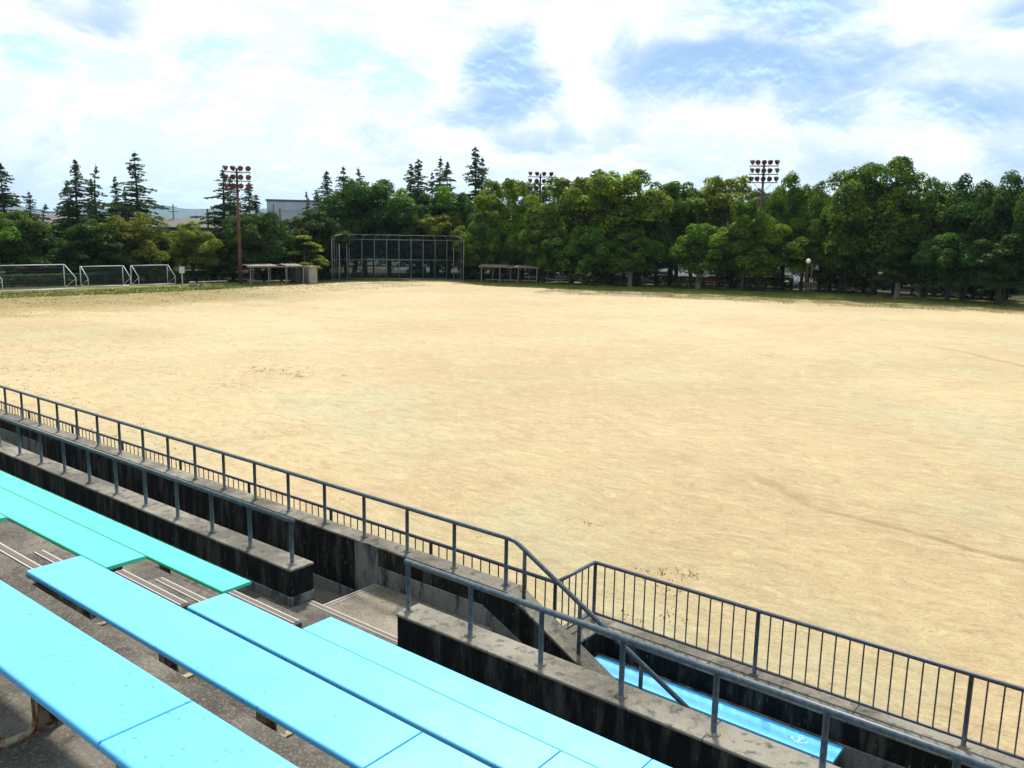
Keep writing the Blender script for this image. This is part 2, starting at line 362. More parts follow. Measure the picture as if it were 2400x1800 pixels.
# blue hills beyond the town
def hill_f(t, b):
    p = wpos(t); n1 = t.noise(p, .01, 5, .6)
    t.put(b.inputs['Base Color'], t.mix(t.ss(n1, .4, .6), (.035, .06, .06, 1), (.06, .095, .09, 1)))  # base colour carries part of the distance haze as blue
M['hill'] = mat('haze_blue_hill', hill_f, rough=1, spec=0)
def ridge(a, b_, h0, depth, n=90, rows=8):
    mb = MB(); g = []
    for j in range(rows+1):
        row = []
        for i in range(n+1):
            f = i/n; x = a[0]+(b_[0]-a[0])*f; y = a[1]+(b_[1]-a[1])*f
            d_ = Vector((a[0]+b_[0], a[1]+b_[1], 0)).normalized(); u = (j/rows-.5)*depth
            hh = h0*(.8+.12*math.sin(f*9+1)+.10*math.sin(f*23+2)+.05*math.sin(f*61))*max(0, math.cos(u/depth*math.pi))**.8*(.4+.6*math.sin(math.pi*min(1, max(0, f)))**.4)
            row.append(len(mb.v)); mb.v.append((x+d_.x*u, y+d_.y*u, hh+random.uniform(0, 2.0)*(hh > 5) - .5))
        g.append(row)
    for j in range(rows):
        for i in range(n): mb.f.append((g[j][i], g[j][i+1], g[j+1][i+1], g[j+1][i]))
    return mb
tag(ridge((-7900, 1500), (-5600, 5600), 190, 1500).build('hills', M['hill'], smooth=True), kind='structure')
hz_ = bpy.data.materials.new('air'); hz_.use_nodes = True; tt = NT(hz_.node_tree); tt.n.remove(tt.n['Principled BSDF'])
pv = tt.add('ShaderNodeVolumePrincipled'); pv.inputs['Color'].default_value = (.62, .82, 1.0, 1); pv.inputs['Density'].default_value = .00007; pv.inputs['Anisotropy'].default_value = .2
tt.l.new(pv.outputs[0], tt.n['Material Output'].inputs['Volume'])
tag(MB().box(-9600, 3100, -700, 7200, -1.5, 270).build('haze', hz_), kind='stuff')

# ---------------------------------------------------------------- the grandstand
XL, XR = -24.0, 3.0
ZT = [-1.332, -1.76, -2.188, -2.616, -3.044]           # treads 0..4
YE = [.60, 1.681, 2.48, 3.254, 4.20]                   # front edge of each tread
GX0, GX1 = -5.464, -4.25                               # gap in the inner parapet
stand = empty('grandstand', P(-4, 2, -5.385), label='weathered concrete grandstand terrace stepping down toward the sandy field', cat='grandstand')
def part(mb, name, m_, par=stand, bv=None, sm=False):
    o = mb.build(name, m_, None, smooth=sm)
    bpy.context.view_layer.update()
    o.parent = par; o.matrix_parent_inverse = PINV(par)
    if bv: bevel(o, bv)
    return o
def PINV(par):
    m_ = Matrix.Translation(par.location) @ Matrix.Rotation(par.rotation_euler.z, 4, 'Z')
    q = par.parent
    if q is not None and q.type == 'EMPTY': m_ = Matrix.Translation(q.location) @ Matrix.Rotation(q.rotation_euler.z, 4, 'Z') @ m_
    return m_.inverted()
def sub(mb, name, m_, par, root, bv=None):
    """sub-part: par is a mesh part of root whose coordinates are world-like"""
    o = mb.build(name, m_, None); o.parent = par
    if bv: bevel(o, bv)
    return o
y_prev = -3.0
for k in range(5):
    zt, ye = ZT[k], YE[k]
    zb = ZT[k+1]-.25 if k < 4 else -3.75
    if k < 4:
        for (xa, xb) in ((XL, -12.0), (-11.992, -5.0), (-4.992, -1.2), (-1.192, XR)):
            part(MB().ubox(xa, xb, y_prev, ye, zb, zt), 'tread', M['tread'], bv=.008)
    else:                                                # last tread runs under the parapet, and through its gap
        part(MB().ubox(XL, GX0-.001, y_prev, 4.058, -3.75, zt), 'tread', M['tread'], bv=.008)
        part(MB().ubox(GX0, GX1, y_prev, ye, -3.75, zt), 'tread', M['tread'], bv=.008)
        part(MB().ubox(GX1+.001, XR, y_prev, 4.058, -3.75, zt), 'tread', M['tread'], bv=.008)
    y_prev = ye + .001
def nosing(step, x0, x1, y1, zt, axis='x'):
    """strip of white and grey ribs let into the edge of a step"""
    rib = [(0, .010, 'nose_white'), (.014, .020, 'nose_grey'), (.024, .030, 'nose_grey'), (.034, .040, 'nose_grey'), (.046, .056, 'nose_white')]
    for mk in ('nose_white', 'nose_grey'):
        mb = MB()
        for a, b_, mm in rib:
            if mm != mk: continue
            if axis == 'x': mb.ubox(x0+.02, x1-.02, y1-b_-.004, y1-a-.004, zt-.004, zt+.006)
            else: mb.ubox(y1+a+.004, y1+b_+.004, x0+.02, x1-.02, zt-.004, zt+.006)
        o = mb.build('nosing_strip', M[mk], None); o.parent = step
    return step
def abs_part(mb, name, m_, bv=None):
    """part of the stand whose own origin is the stand's base, so its children can be given in world coordinates"""
    o = mb.build(name, m_, None); o.parent = stand; o.matrix_parent_inverse = PINV(stand)
    if bv: bevel(o, bv)
    return o
AX0, AX1 = -5.55, -4.70
for k in (1, 2, 3):
    for i, yn in enumerate(((1.955, 2.225), (2.728, 3.003), (3.578, 3.83))[k-1]):
        z = ZT[k]-.143*(i+1)
        y0 = YE[k]+.001 if i == 0 else ((1.955, 2.728, 3.578)[k-1]+.001)
        if k == 1 and i == 0: pass
        st = abs_part(MB().ubox(AX0, AX1, y0, yn, ZT[k+1]-.1, z), 'aisle_step', M['tread'], bv=.006)
        if not (k == 3 and i == 1): nosing(st, AX0, AX1, yn, z)
gap_tread = [o for o in stand.children if o.name.startswith('tread')][-2]
st = abs_part(MB().ubox(GX0+.004, GX1-.004, YE[4]+.001, YE[4]+.05, -3.6, ZT[4]-.002), 'gap_nosing', M['tread']); nosing(st, GX0, GX1, YE[4]+.05, ZT[4]-.002)

# ---------------------------------------------------------------- walkway, landings and stair in front of the inner parapet
WY0, WY1 = 4.298, 5.157
WZ, LZ, FZ = -3.511, -3.244, -4.31
LX0, LX1 = -5.647, -4.22
abs_part(MB().ubox(-13.2, LX0-.24, WY0, WY1, -4.6, WZ), 'walkway', M['tread'])
st = abs_part(MB().ubox(LX0-.239, LX0, WY0, WY1, -4.6, (WZ+LZ)/2), 'landing_step', M['tread'], bv=.006); nosing(st, WY0, WY1, LX0-.239, (WZ+LZ)/2, 'y')
land = abs_part(MB().ubox(LX0+.001, LX1, WY0, WY1, -4.6, LZ), 'landing', M['landing'], bv=.006)
nosing(land, WY0, WY1, LX0, LZ, 'y')
mbn = MB()
for a in (.012, .055): mbn.ubox(LX1-a-.012, LX1-a, WY0+.05, WY1-.15, LZ-.004, LZ+.006)
o = mbn.build('nosing_strip', M['nose_white'], None); o.parent = land
abs_part(MB().ubox(LX0+.002, LX1, 4.16+.101, WY0-.001, -4.6, LZ-.003), 'landing_sill', M['landing'])
nst = 8
for i in range(1, nst):
    z = LZ-(LZ-FZ)*i/nst; x0 = LX1+.001+(i-1)*.225
    st = abs_part(MB().ubox(x0, x0+.224, WY0, WY1, -4.6, z), 'stair_step', M['tread'], bv=.005)
    mbn = MB().ubox(x0+.19, x0+.215, WY0+.05, WY1-.15, z-.004, z+.006); o = mbn.build('nosing_strip', M['nose_white'], None); o.parent = st
LSX = LX1+.001+(nst-1)*.225
st = abs_part(MB().ubox(-13.45, -13.201, WY0, WY1, -4.6, (WZ+LZ)/2), 'landing_step', M['tread'])
abs_part(MB().ubox(XL, -13.451, WY0, WY1, -4.6, LZ), 'landing', M['tread'], bv=.006)
abs_part(MB().ubox(LSX, XR, WY0, 6.649, -4.6, FZ), 'front_walkway', M['tread'])
abs_part(MB().ubox(-4.169, LSX-.001, 5.352, 6.649, -4.6, FZ), 'front_walkway', M['tread'])
abs_part(MB().ubox(XL, -4.171, 5.352, 6.049, -4.6, FZ), 'front_walkway', M['tread'])

# ---------------------------------------------------------------- low walls
def wall(label, boxes, copes, skirts=(), extra=()):
    w_ = empty('parapet_wall', P(*boxes[0][::2][:2], -5.385), label=label, cat='wall')
    def add(mb, n, m_, bv=None):
        o = mb.build(n, m_, None); o.parent = w_; o.matrix_parent_inverse = PINV(w_)
        if bv: bevel(o, bv)
    for bx in boxes: add(MB().ubox(*bx), 'wall_face', M['mould'])
    for bx in copes: add(MB().ubox(*bx), 'coping', M['coping'], .006)
    for bx in skirts: add(MB().ubox(*bx), 'skirting', M['skirt'], .004)
    for mb, n, m_ in extra: add(mb, n, m_)
    return w_
PT = -2.728
def split(x0, x1, y0, y1, z0, z1, n):
    e = [x0+(x1-x0)*i/n for i in range(n+1)]; return [(a, b_-.004, y0, y1, z0, z1) for a, b_ in zip(e[:-1], e[1:])]
wall('low black-stained parapet in front of the green benches, ending at the stair gap',
     [(XL, GX0-.012, 4.066, 4.29, -3.75, PT-.022)], split(XL, GX0, 4.058, 4.297, PT-.0215, PT, 4),
     [(XL, GX0, 4.051, 4.0655, ZT[4], ZT[4]+.078), (GX0-.0115, GX0+.004, 4.051, 4.29, ZT[4], ZT[4]+.078), (XL, GX0-.02, 4.2905, 4.305, WZ, WZ+.12)])
wall('low black-stained parapet in front of the blue benches, starting at the stair gap',
     [(GX1+.012, XR, 4.066, 4.29, -4.6, PT-.022)], split(GX1, XR, 4.058, 4.297, PT-.0215, PT, 3),
     [(GX1-.004, GX1+.0115, 4.051, 4.29, -4.6, ZT[4]+.078)])
# middle wall with its sloping end beside the stair
MT, MX = -2.885, -4.10
slope = .54
def slz(x): return MT-(x-MX)*slope
X2 = -1.75
body = MB(); A = P(MX, 5.166, MT-.022); Bq = P(X2, 5.343, slz(X2)-.022)
def slab(y0, y1, zo0, zo1, xa, xb):
    a = [P(xa, y0, slz(xa)+zo0), P(xb, y0, slz(xb)+zo0), P(xb, y1, slz(xb)+zo0), P(xa, y1, slz(xa)+zo0), P(xa, y0, slz(xa)+zo1), P(xb, y0, slz(xb)+zo1), P(xb, y1, slz(xb)+zo1), P(xa, y1, slz(xa)+zo1)]
    return MB().hexa(a)
hx = [P(MX+.001, 5.166, -4.6), P(X2, 5.166, -4.6), P(X2, 5.343, -4.6), P(MX+.001, 5.343, -4.6), P(MX+.001, 5.166, MT-.022), P(X2, 5.166, slz(X2)-.022), P(X2, 5.343, slz(X2)-.022), P(MX+.001, 5.343, MT-.022)]
stringer = [P(MX-.25, 5.152, slz(MX)-.62), P(-2.2, 5.152, slz(-2.2)-.56), P(-2.2, 5.1655, slz(-2.2)-.56), P(MX-.25, 5.1655, slz(MX)-.62), P(MX-.25, 5.152, slz(MX)-.20), P(-2.2, 5.152, slz(-2.2)-.17), P(-2.2, 5.1655, slz(-2.2)-.17), P(MX-.25, 5.1655, slz(MX)-.20)]
wall('long middle parapet whose end slopes down beside the stair',
     [(XL, MX, 5.166, 5.343, -4.6, MT-.022)], split(XL, MX, 5.158, 5.351, MT-.0215, MT, 4),
     [(-13.2, LX0-.3, 5.151, 5.1655, WZ, WZ+.11), (LX0-.30, LX0+.02, 5.150, 5.1655, WZ, LZ+.36), (LX0+.021, MX-.251, 5.152, 5.1655, LZ, LZ+.17), (XL, -12.6, 5.152, 5.1655, LZ-.1, LZ+.16)],
     [(MB().hexa(hx), 'wall_face', M['mould']), (slab(5.158, 5.351, -.0215, 0, MX+.001, X2), 'coping', M['coping']), (MB().hexa(stringer), 'skirting', M['skirt'])])
FT = -3.81
wall('outer front wall running left beyond the middle parapet', [(XL, -4.179, 6.058, 6.36, -5.4, FT-.022)], split(XL, -4.171, 6.05, 6.37, FT-.0215, FT, 5))
wall('short return wall joining the stepped outer front walls', [(-4.49, -4.179, 6.3705, 6.99, -5.4, FT-.022)], [(-4.50, -4.171, 6.371, 6.9995, FT-.0215, FT)])
wall('outer front wall behind the low blue bench', [(-4.178, XR, 6.658, 7.01, -5.4, FT-.022)], split(-4.170, XR, 6.65, 7.02, FT-.0215, FT, 3),
     [(-4.17, XR, 6.638, 6.6575, FZ, -4.02)])

# ---------------------------------------------------------------- rails
def thing(name, loc, label, cat, group=None): return empty(name, loc, label=label, cat=cat, group=group)
def padd(root, mb, name, m_, sm=False, bv=None):
    o = mb.build(name, m_, None, smooth=sm); o.parent = root; o.matrix_parent_inverse = PINV(root)
    if bv: bevel(o, bv)
    return o
def share(root, name, me, loc):
    o = bpy.data.objects.new(name, me); COL.objects.link(o); o.parent = root; o.matrix_parent_inverse = PINV(root); o.location = loc; return o
def postmesh(r, h, m_, n=10, foot=False):
    mb = MB().tube([(0, 0, 0), (0, 0, h)], r, n)
    if foot: mb.tube([(0, 0, -.002), (0, 0, .012), (0, 0, .03)], [r*2.3, r*1.9, r*1.05], n)
    me = bpy.data.meshes.new('post'); me.from_pydata(mb.v, [], mb.f); me.materials.append(m_)
    me.polygons.foreach_set('use_smooth', [len(p.vertices) == 4 for p in me.polygons]); me.update(); return me
def footmesh(r):
    mb = MB().tube([(0, 0, -.01), (0, 0, .010), (0, 0, .022)], [r*2.8, r*2.2, r*1.1], 10)
    me = bpy.data.meshes.new('mortar_foot'); me.from_pydata(mb.v, [], mb.f); me.materials.append(M['coping']); me.update(); return me
def rail(label, xs, y, z0, zr, x0, x1, r, rp, lead=None, hookend=None, group=None):
    t = thing('guard_rail', P((x0+x1)/2, y, z0), label, 'railing', group)
    pts = [P(x0, y, zr), P(x1, y, zr)] if lead is None else lead
    padd(t, MB().tube(pts, r*K, 12), 'handrail', M['rail'], sm=True)
    pm = postmesh(rp*K, (zr-z0)*K-r*K*.5, M['rail']); fm = footmesh(rp*K)
    for x in xs:
        p = share(t, 'post', pm, P(x, y, z0)); f = bpy.data.objects.new('mortar_foot', fm); COL.objects.link(f); f.parent = p
    return t
xs = []; x = -5.56
while x > XL: xs.append(x); x -= .577
rail('slate grey pipe rail on the parapet in front of the green benches', xs, 4.147, PT, -2.353, XL, -5.535, .020, .0175)
xs = []; x = -4.21
while x < XR: xs.append(x); x += .6
rail('slate grey pipe rail on the parapet in front of the blue benches', xs, 4.147, PT, -2.353, -4.235, XR, .020, .0175)
my = 5.255; MR = -2.470
xs = [-4.775-.0+.0]; xs = []; x = -4.192
while x > XL: xs.append(x); x -= .577
mid = thing('guard_rail', P(-8, my, MT), 'long pipe rail on the middle parapet with its end sloping down beside the stair', 'railing')
xe = -2.30
slope_r = .543
padd(mid, MB().tube([P(XL, my, MR), P(-4.16, my, MR), P(-4.10, my, MR-.008), P(-4.05, my, MR-.032), P(xe, my, MR-.03-(xe+4.05)*slope_r), P(xe+.09, my, slz(xe+.09)+.01)], .0195*K, 12), 'handrail', M['rail'], sm=True)
pm = postmesh(.0165*K, (MR-MT)*K, M['rail']); fm = footmesh(.0165*K)
for x in xs:
    p = share(mid, 'post', pm, P(x, my, MT)); f = bpy.data.objects.new('mortar_foot', fm); COL.objects.link(f); f.parent = p
for x in (-4.00, -3.45, -2.89):
    z0 = slz(x); z1 = MR-.03-(x+4.05)*slope_r
    padd(mid, MB().tube([P(x, my, z0-.02), P(x, my, z1)], .0165*K, 10), 'post', M['rail'], sm=True)

def balustrade(label, posts, bars, y, x0, x1, zt, zb, base, axis='x', xc=None, r=.0185):
    pp = (lambda u, z: P(u, y, z)) if axis == 'x' else (lambda u, z: P(xc, u, z))
    t = thing('balustrade', pp((x0+x1)/2, base), label, 'railing')
    padd(t, MB().tube([pp(x0, zt), pp(x1, zt)], r*K, 12), 'top_rail', M['rail2'], sm=True)
    padd(t, MB().tube([pp(x0, zb), pp(x1, zb)], .014*K, 8), 'bottom_rail', M['rail2'], sm=True)
    pm = postmesh(.0185*K, (zt-base)*K, M['rail2']); bm_ = postmesh(.0068*K, (zt-zb)*K, M['rail2'], 6); fm = footmesh(.0185*K)
    for u in posts:
        p = share(t, 'post', pm, pp(u, base)); f = bpy.data.objects.new('mortar_foot', fm); COL.objects.link(f); f.parent = p
    for u in bars: share(t, 'bar', bm_, pp(u, zb))
    return t
ZR, ZB = -3.21, -3.74
posts = [-4.345, -2.655, -.98, .70, 2.4]
bars = [a+(b_-a)*i/15 for a, b_ in zip(posts[:-1], posts[1:]) for i in range(1, 15)]
balustrade('barred balustrade above the outer wall behind the low blue bench', posts, bars, 6.87, -4.35, 2.9, ZR, ZB, FT)
posts = [-4.36-1.605*i for i in range(13)]
bars = [a+(b_-a)*i/14 for a, b_ in zip(posts[:-1], posts[1:]) for i in range(1, 14)]
balustrade('long barred balustrade running left, seen low behind the middle parapet', posts, bars, 6.21, posts[-1], -4.35, ZR, ZB, FT)
balustrade('short barred return piece where the balustrade steps outward', [], [6.21+.66*i/6 for i in range(1, 6)], 0, 6.215, 6.865, ZR, ZB, FT, axis='y', xc=-4.352)

# ---------------------------------------------------------------- benches
def board(x0, x1, y0, y1, z):          # shallow moulded board with rounded long edges and turned-down lips
    th = .036; a, b_ = P(x0, y0, z), P(x1, y1, z); r = .012
    pr = [(a[1]+.003, a[2]-th), (a[1], a[2]-th+.006), (a[1], a[2]-r), (a[1]+r*.3, a[2]-r*.3), (a[1]+r, a[2]), (b_[1]-r, a[2]), (b_[1]-r*.3, a[2]-r*.3), (b_[1], a[2]-r), (b_[1], a[2]-th+.006), (b_[1]-.003, a[2]-th)]
    return MB().prism(pr, a[0], b_[0])
def legmesh(h, wd):
    mb = MB(); t = .008; hw = .05
    mb.box(-t/2, t/2, -hw, hw, .012, h)                        # web across the seat
    mb.box(t/2+.0002, .045, -hw, -hw+t, .012, h); mb.box(t/2+.0002, .045, hw-t, hw, .012, h)
    mb.box(.0, .045, -wd/2+.03, wd/2-.03, h+.0002, h+.010)              # top plate
    mb.box(-.0, .045, -wd*.55, wd*.55, 0, .0115)                # foot bar
    for s_ in (-1, 1):                                            # swept gussets
        n = 5
        for i in range(n):
            a0, a1 = i/n*math.pi/2, (i+1)/n*math.pi/2; R_ = .055
            q = lambda a: (s_*(hw+.0005+R_-R_*math.cos(a)), .012+R_-R_*math.sin(a))
            (ya, za), (yb, zb_) = q(a0), q(a1)
            mb.hexa([(0, ya, za-.006), (.045, ya, za-.006), (.045, yb, zb_-.006), (0, yb, zb_-.006), (0, ya, za), (.045, ya, za), (.045, yb, zb_), (0, yb, zb_)])
    me = bpy.data.meshes.new('leg'); me.from_pydata(mb.v, [], mb.f); me.materials.append(M['rust']); me.update(); return me
def boltmesh():
    mb = MB().tube([(0, 0, 0), (0, 0, .012)], .013, 6).tube([(0, 0, .012), (0, 0, .035)], .006, 6)
    me = bpy.data.meshes.new('bolt'); me.from_pydata(mb.v, [], mb.f); me.materials.append(M['rust']); me.update(); return me
BOLT = boltmesh(); LEGS = {}
def bench(label, x0, x1, y0, y1, z, floor, colour, legs):
    t = thing('bench', P((x0+x1)/2, (y0+y1)/2, floor), label, 'bench', 'painted spectator benches on the grandstand')
    o = padd(t, board(x0, x1, y0, y1, z), 'seat_board', M[colour]); bevel(o, .003)
    h = (z-floor)*K-.036-.0105; wd = (y1-y0)*K
    key = (round(h, 3), round(wd, 2))
    if key not in LEGS: LEGS[key] = legmesh(h, wd)
    padd(t, MB().box(P(x0, 0, 0)[0]+.06, P(x1, 0, 0)[0]-.06, P(0, y0, 0)[1]+.05, P(0, y0, 0)[1]+.055, P(0, 0, z)[2]-.075, P(0, 0, z)[2]-.0365), 'stiffener', M['rust'])
    for x in legs:
        p = share(t, 'leg', LEGS[key], P(x, (y0+y1)/2, floor))
        for s_ in (-1, 1):
            b_ = bpy.data.objects.new('bolt', BOLT); COL.objects.link(b_); b_.parent = p; b_.location = (.022, s_*wd*.49, .0115)
    return t
def lg(a, b_, off=.17, sp=.82):
    n = max(1, round((b_-a-2*off)/sp)); return [a+off+(b_-a-2*off)*i/n for i in range(n+1)]
Bz = [None, -1.45, -1.878, -2.306, -2.734]
B_ = [None, (1.022, 1.322), (1.845, 2.150), (2.660, 2.936), (3.475, 3.735)]
bench('nearest blue bench at the lower left corner, left of its joint', -4.93, -2.289, *B_[1], Bz[1], ZT[1], 'blue', [-4.78, -3.92, -3.02, -2.42])
bench('nearest blue bench right of its joint, cut by the bottom edge', -2.283, .6, *B_[1], Bz[1], ZT[1], 'blue', lg(-2.283, .6))
bench('second-row long blue bench starting left of all other blue ends', -4.84, -2.106, *B_[2], Bz[2], ZT[2], 'blue', [-4.55, -3.68, -2.90, -2.24])
bench('second-row blue bench beyond the joint at the bottom edge', -2.100, .8, *B_[2], Bz[2], ZT[2], 'blue', lg(-2.1, .8))
bench('third-row blue bench starting beside the aisle steps', -4.63, -2.004, *B_[3], Bz[3], ZT[3], 'blue', lg(-4.63, -2.004))
bench('third-row blue bench beyond the joint at the bottom edge', -1.998, .9, *B_[3], Bz[3], ZT[3], 'blue', lg(-1.998, .9))
bench('blue bench of the last row along the black parapet, left piece', -4.57, -1.963, *B_[4], Bz[4], ZT[4], 'blue', lg(-4.57, -1.963))
bench('blue bench of the last row along the black parapet, piece cut by the bottom edge', -1.957, .9, *B_[4], Bz[4], ZT[4], 'blue', lg(-1.957, .9))
bench('mint green bench whose end just shows at the left picture edge', -8.3, -5.86, *B_[2], Bz[2], ZT[2], 'green', lg(-8.3, -5.86))
bench('mint green bench of the third row ending above the aisle', -7.744, -5.60, 2.640, 2.930, Bz[3], ZT[3], 'green', lg(-7.744, -5.60))
bench('mint green third-row bench farther left, cut by the picture edge', -9.9, -7.750, 2.640, 2.930, Bz[3], ZT[3], 'green', lg(-9.9, -7.75))
bench('mint green bench along the parapet, nearest the stair gap', -7.675, -5.53, *B_[4], Bz[4], ZT[4], 'green', lg(-7.675, -5.53))
bench('mint green bench along the parapet, second from the stair gap', -9.82, -7.681, *B_[4], Bz[4], ZT[4], 'green', lg(-9.82, -7.681))
bench('mint green bench along the parapet, farthest left', -11.97, -9.826, *B_[4], Bz[4], ZT[4], 'green', lg(-11.97, -9.826))
lb = bench('low blue bench with a white mark, down behind the front rail', -4.10, -1.77, 6.33, 6.592, -4.0, FZ, 'blue', lg(-4.1, -1.77, .2, .62))
# white anchor-like scuff near its right end
seat = [c_ for c_ in lb.children if c_.name.startswith('seat_board')][0]
cx, cy, cz = P(-2.08, 6.46, -4.0); mk = MB()
def strip(pts, wd):
    for (xa, ya), (xb, yb) in zip(pts[:-1], pts[1:]):
        L = math.hypot(xb-xa, yb-ya); nx, ny = -(yb-ya)/L*wd/2, (xb-xa)/L*wd/2
        mk.hexa([(cx+xa-nx, cy+ya-ny, cz+.0005), (cx+xb-nx, cy+yb-ny, cz+.0005), (cx+xb+nx, cy+yb+ny, cz+.0005), (cx+xa+nx, cy+ya+ny, cz+.0005),
                 (cx+xa-nx, cy+ya-ny, cz+.0015), (cx+xb-nx, cy+yb-ny, cz+.0015), (cx+xb+nx, cy+yb+ny, cz+.0015), (cx+xa+nx, cy+ya+ny, cz+.0015)])
strip([(-.005, .085), (.0, -.05)], .022); strip([(-.085, .01), (-.06, -.04), (0, -.065), (.06, -.04), (.085, .01)], .022); strip([(-.03, .05), (.03, .05)], .018)
o = mk.build('white_mark', M['whitemark'], None); o.parent = seat
SHRUB = [  # shrubs added to darken the open strip under the trees
 (-108.0,47.4,'behind the largest goal'),
 (-108.3,44.2,'at the left picture edge behind the largest goal'),
 (-105.3,51.0,'behind the middle goal'),
 (-102.6,56.3,'behind the right-hand goal'),
 (-99.8,64.7,'just left of the left floodlight mast'),
 (-97.8,71.2,'behind the left dugout'),
 (-99.7,78.7,'between the left dugout box and the backstop'),
 (-86.1,98.7,'behind the left end of the right dugout'),
 (-83.0,102.6,'behind the middle of the right dugout'),
 (-76.6,103.8,'right of the right dugout'),
 (-73.6,107.2,'under the airy light tree'),
 (-69.6,108.6,'left of the slim pale trunk'),
 (-65.3,112.4,'right of the slim pale trunk'),
 (-51.6,116.0,'below the right floodlight mast'),
 (-47.5,116.7,'left of the globe lamp'),
 (-39.3,118.7,'right of the globe lamp'),
 (-35.0,119.0,'under the left side of the big domed tree'),
 (-31.2,119.0,'left of the slim trunk under the dark crown'),
 (-26.4,120.1,'right of the slim trunk under the dark crown'),
 (-21.8,119.0,'near the right picture edge'),
 (-18.1,118.6,'at the right picture edge'),
]
BACK = [  # back rows added to darken the gaps between the trunks
 (-94.4,106.1,11.9),
 (-94.3,112.8,12.1),
 (-86.5,110.1,12.0),
 (-89.1,120.7,14.5),
 (-81.9,118.4,14.3),
 (-80.5,124.2,14.6),
 (-73.1,120.6,14.3),
 (-71.9,127.1,14.6),
 (-66.7,126.5,14.5),
 (-65.7,133.7,14.8),
 (-58.9,129.2,14.5),
 (-57.1,135.4,14.8),
 (-50.8,130.5,14.4),
 (-49.2,137.5,14.7),
 (-44.5,135.9,14.6),
 (-42.3,141.8,14.8),
 (-36.8,136.1,14.5),
 (-34.5,141.9,14.7),
 (-30.4,139.7,14.5),
 (-26.4,137.5,14.4),
 (-24.2,144.0,14.7),
 (-20.4,141.5,14.5),
 (-16.9,139.0,14.3),
 (-125.4,50.0,7.1),
 (-122.3,54.8,6.9),
 (-122.7,60.9,7.3),
 (-120.1,67.9,5.0),
 (-117.3,74.6,6.1),
 (-111.6,81.2,7.2),
]
LAMPXY = (-38.2, 106.9, 4.6)
REDXY = (-54.3, 113.7, 4.0)
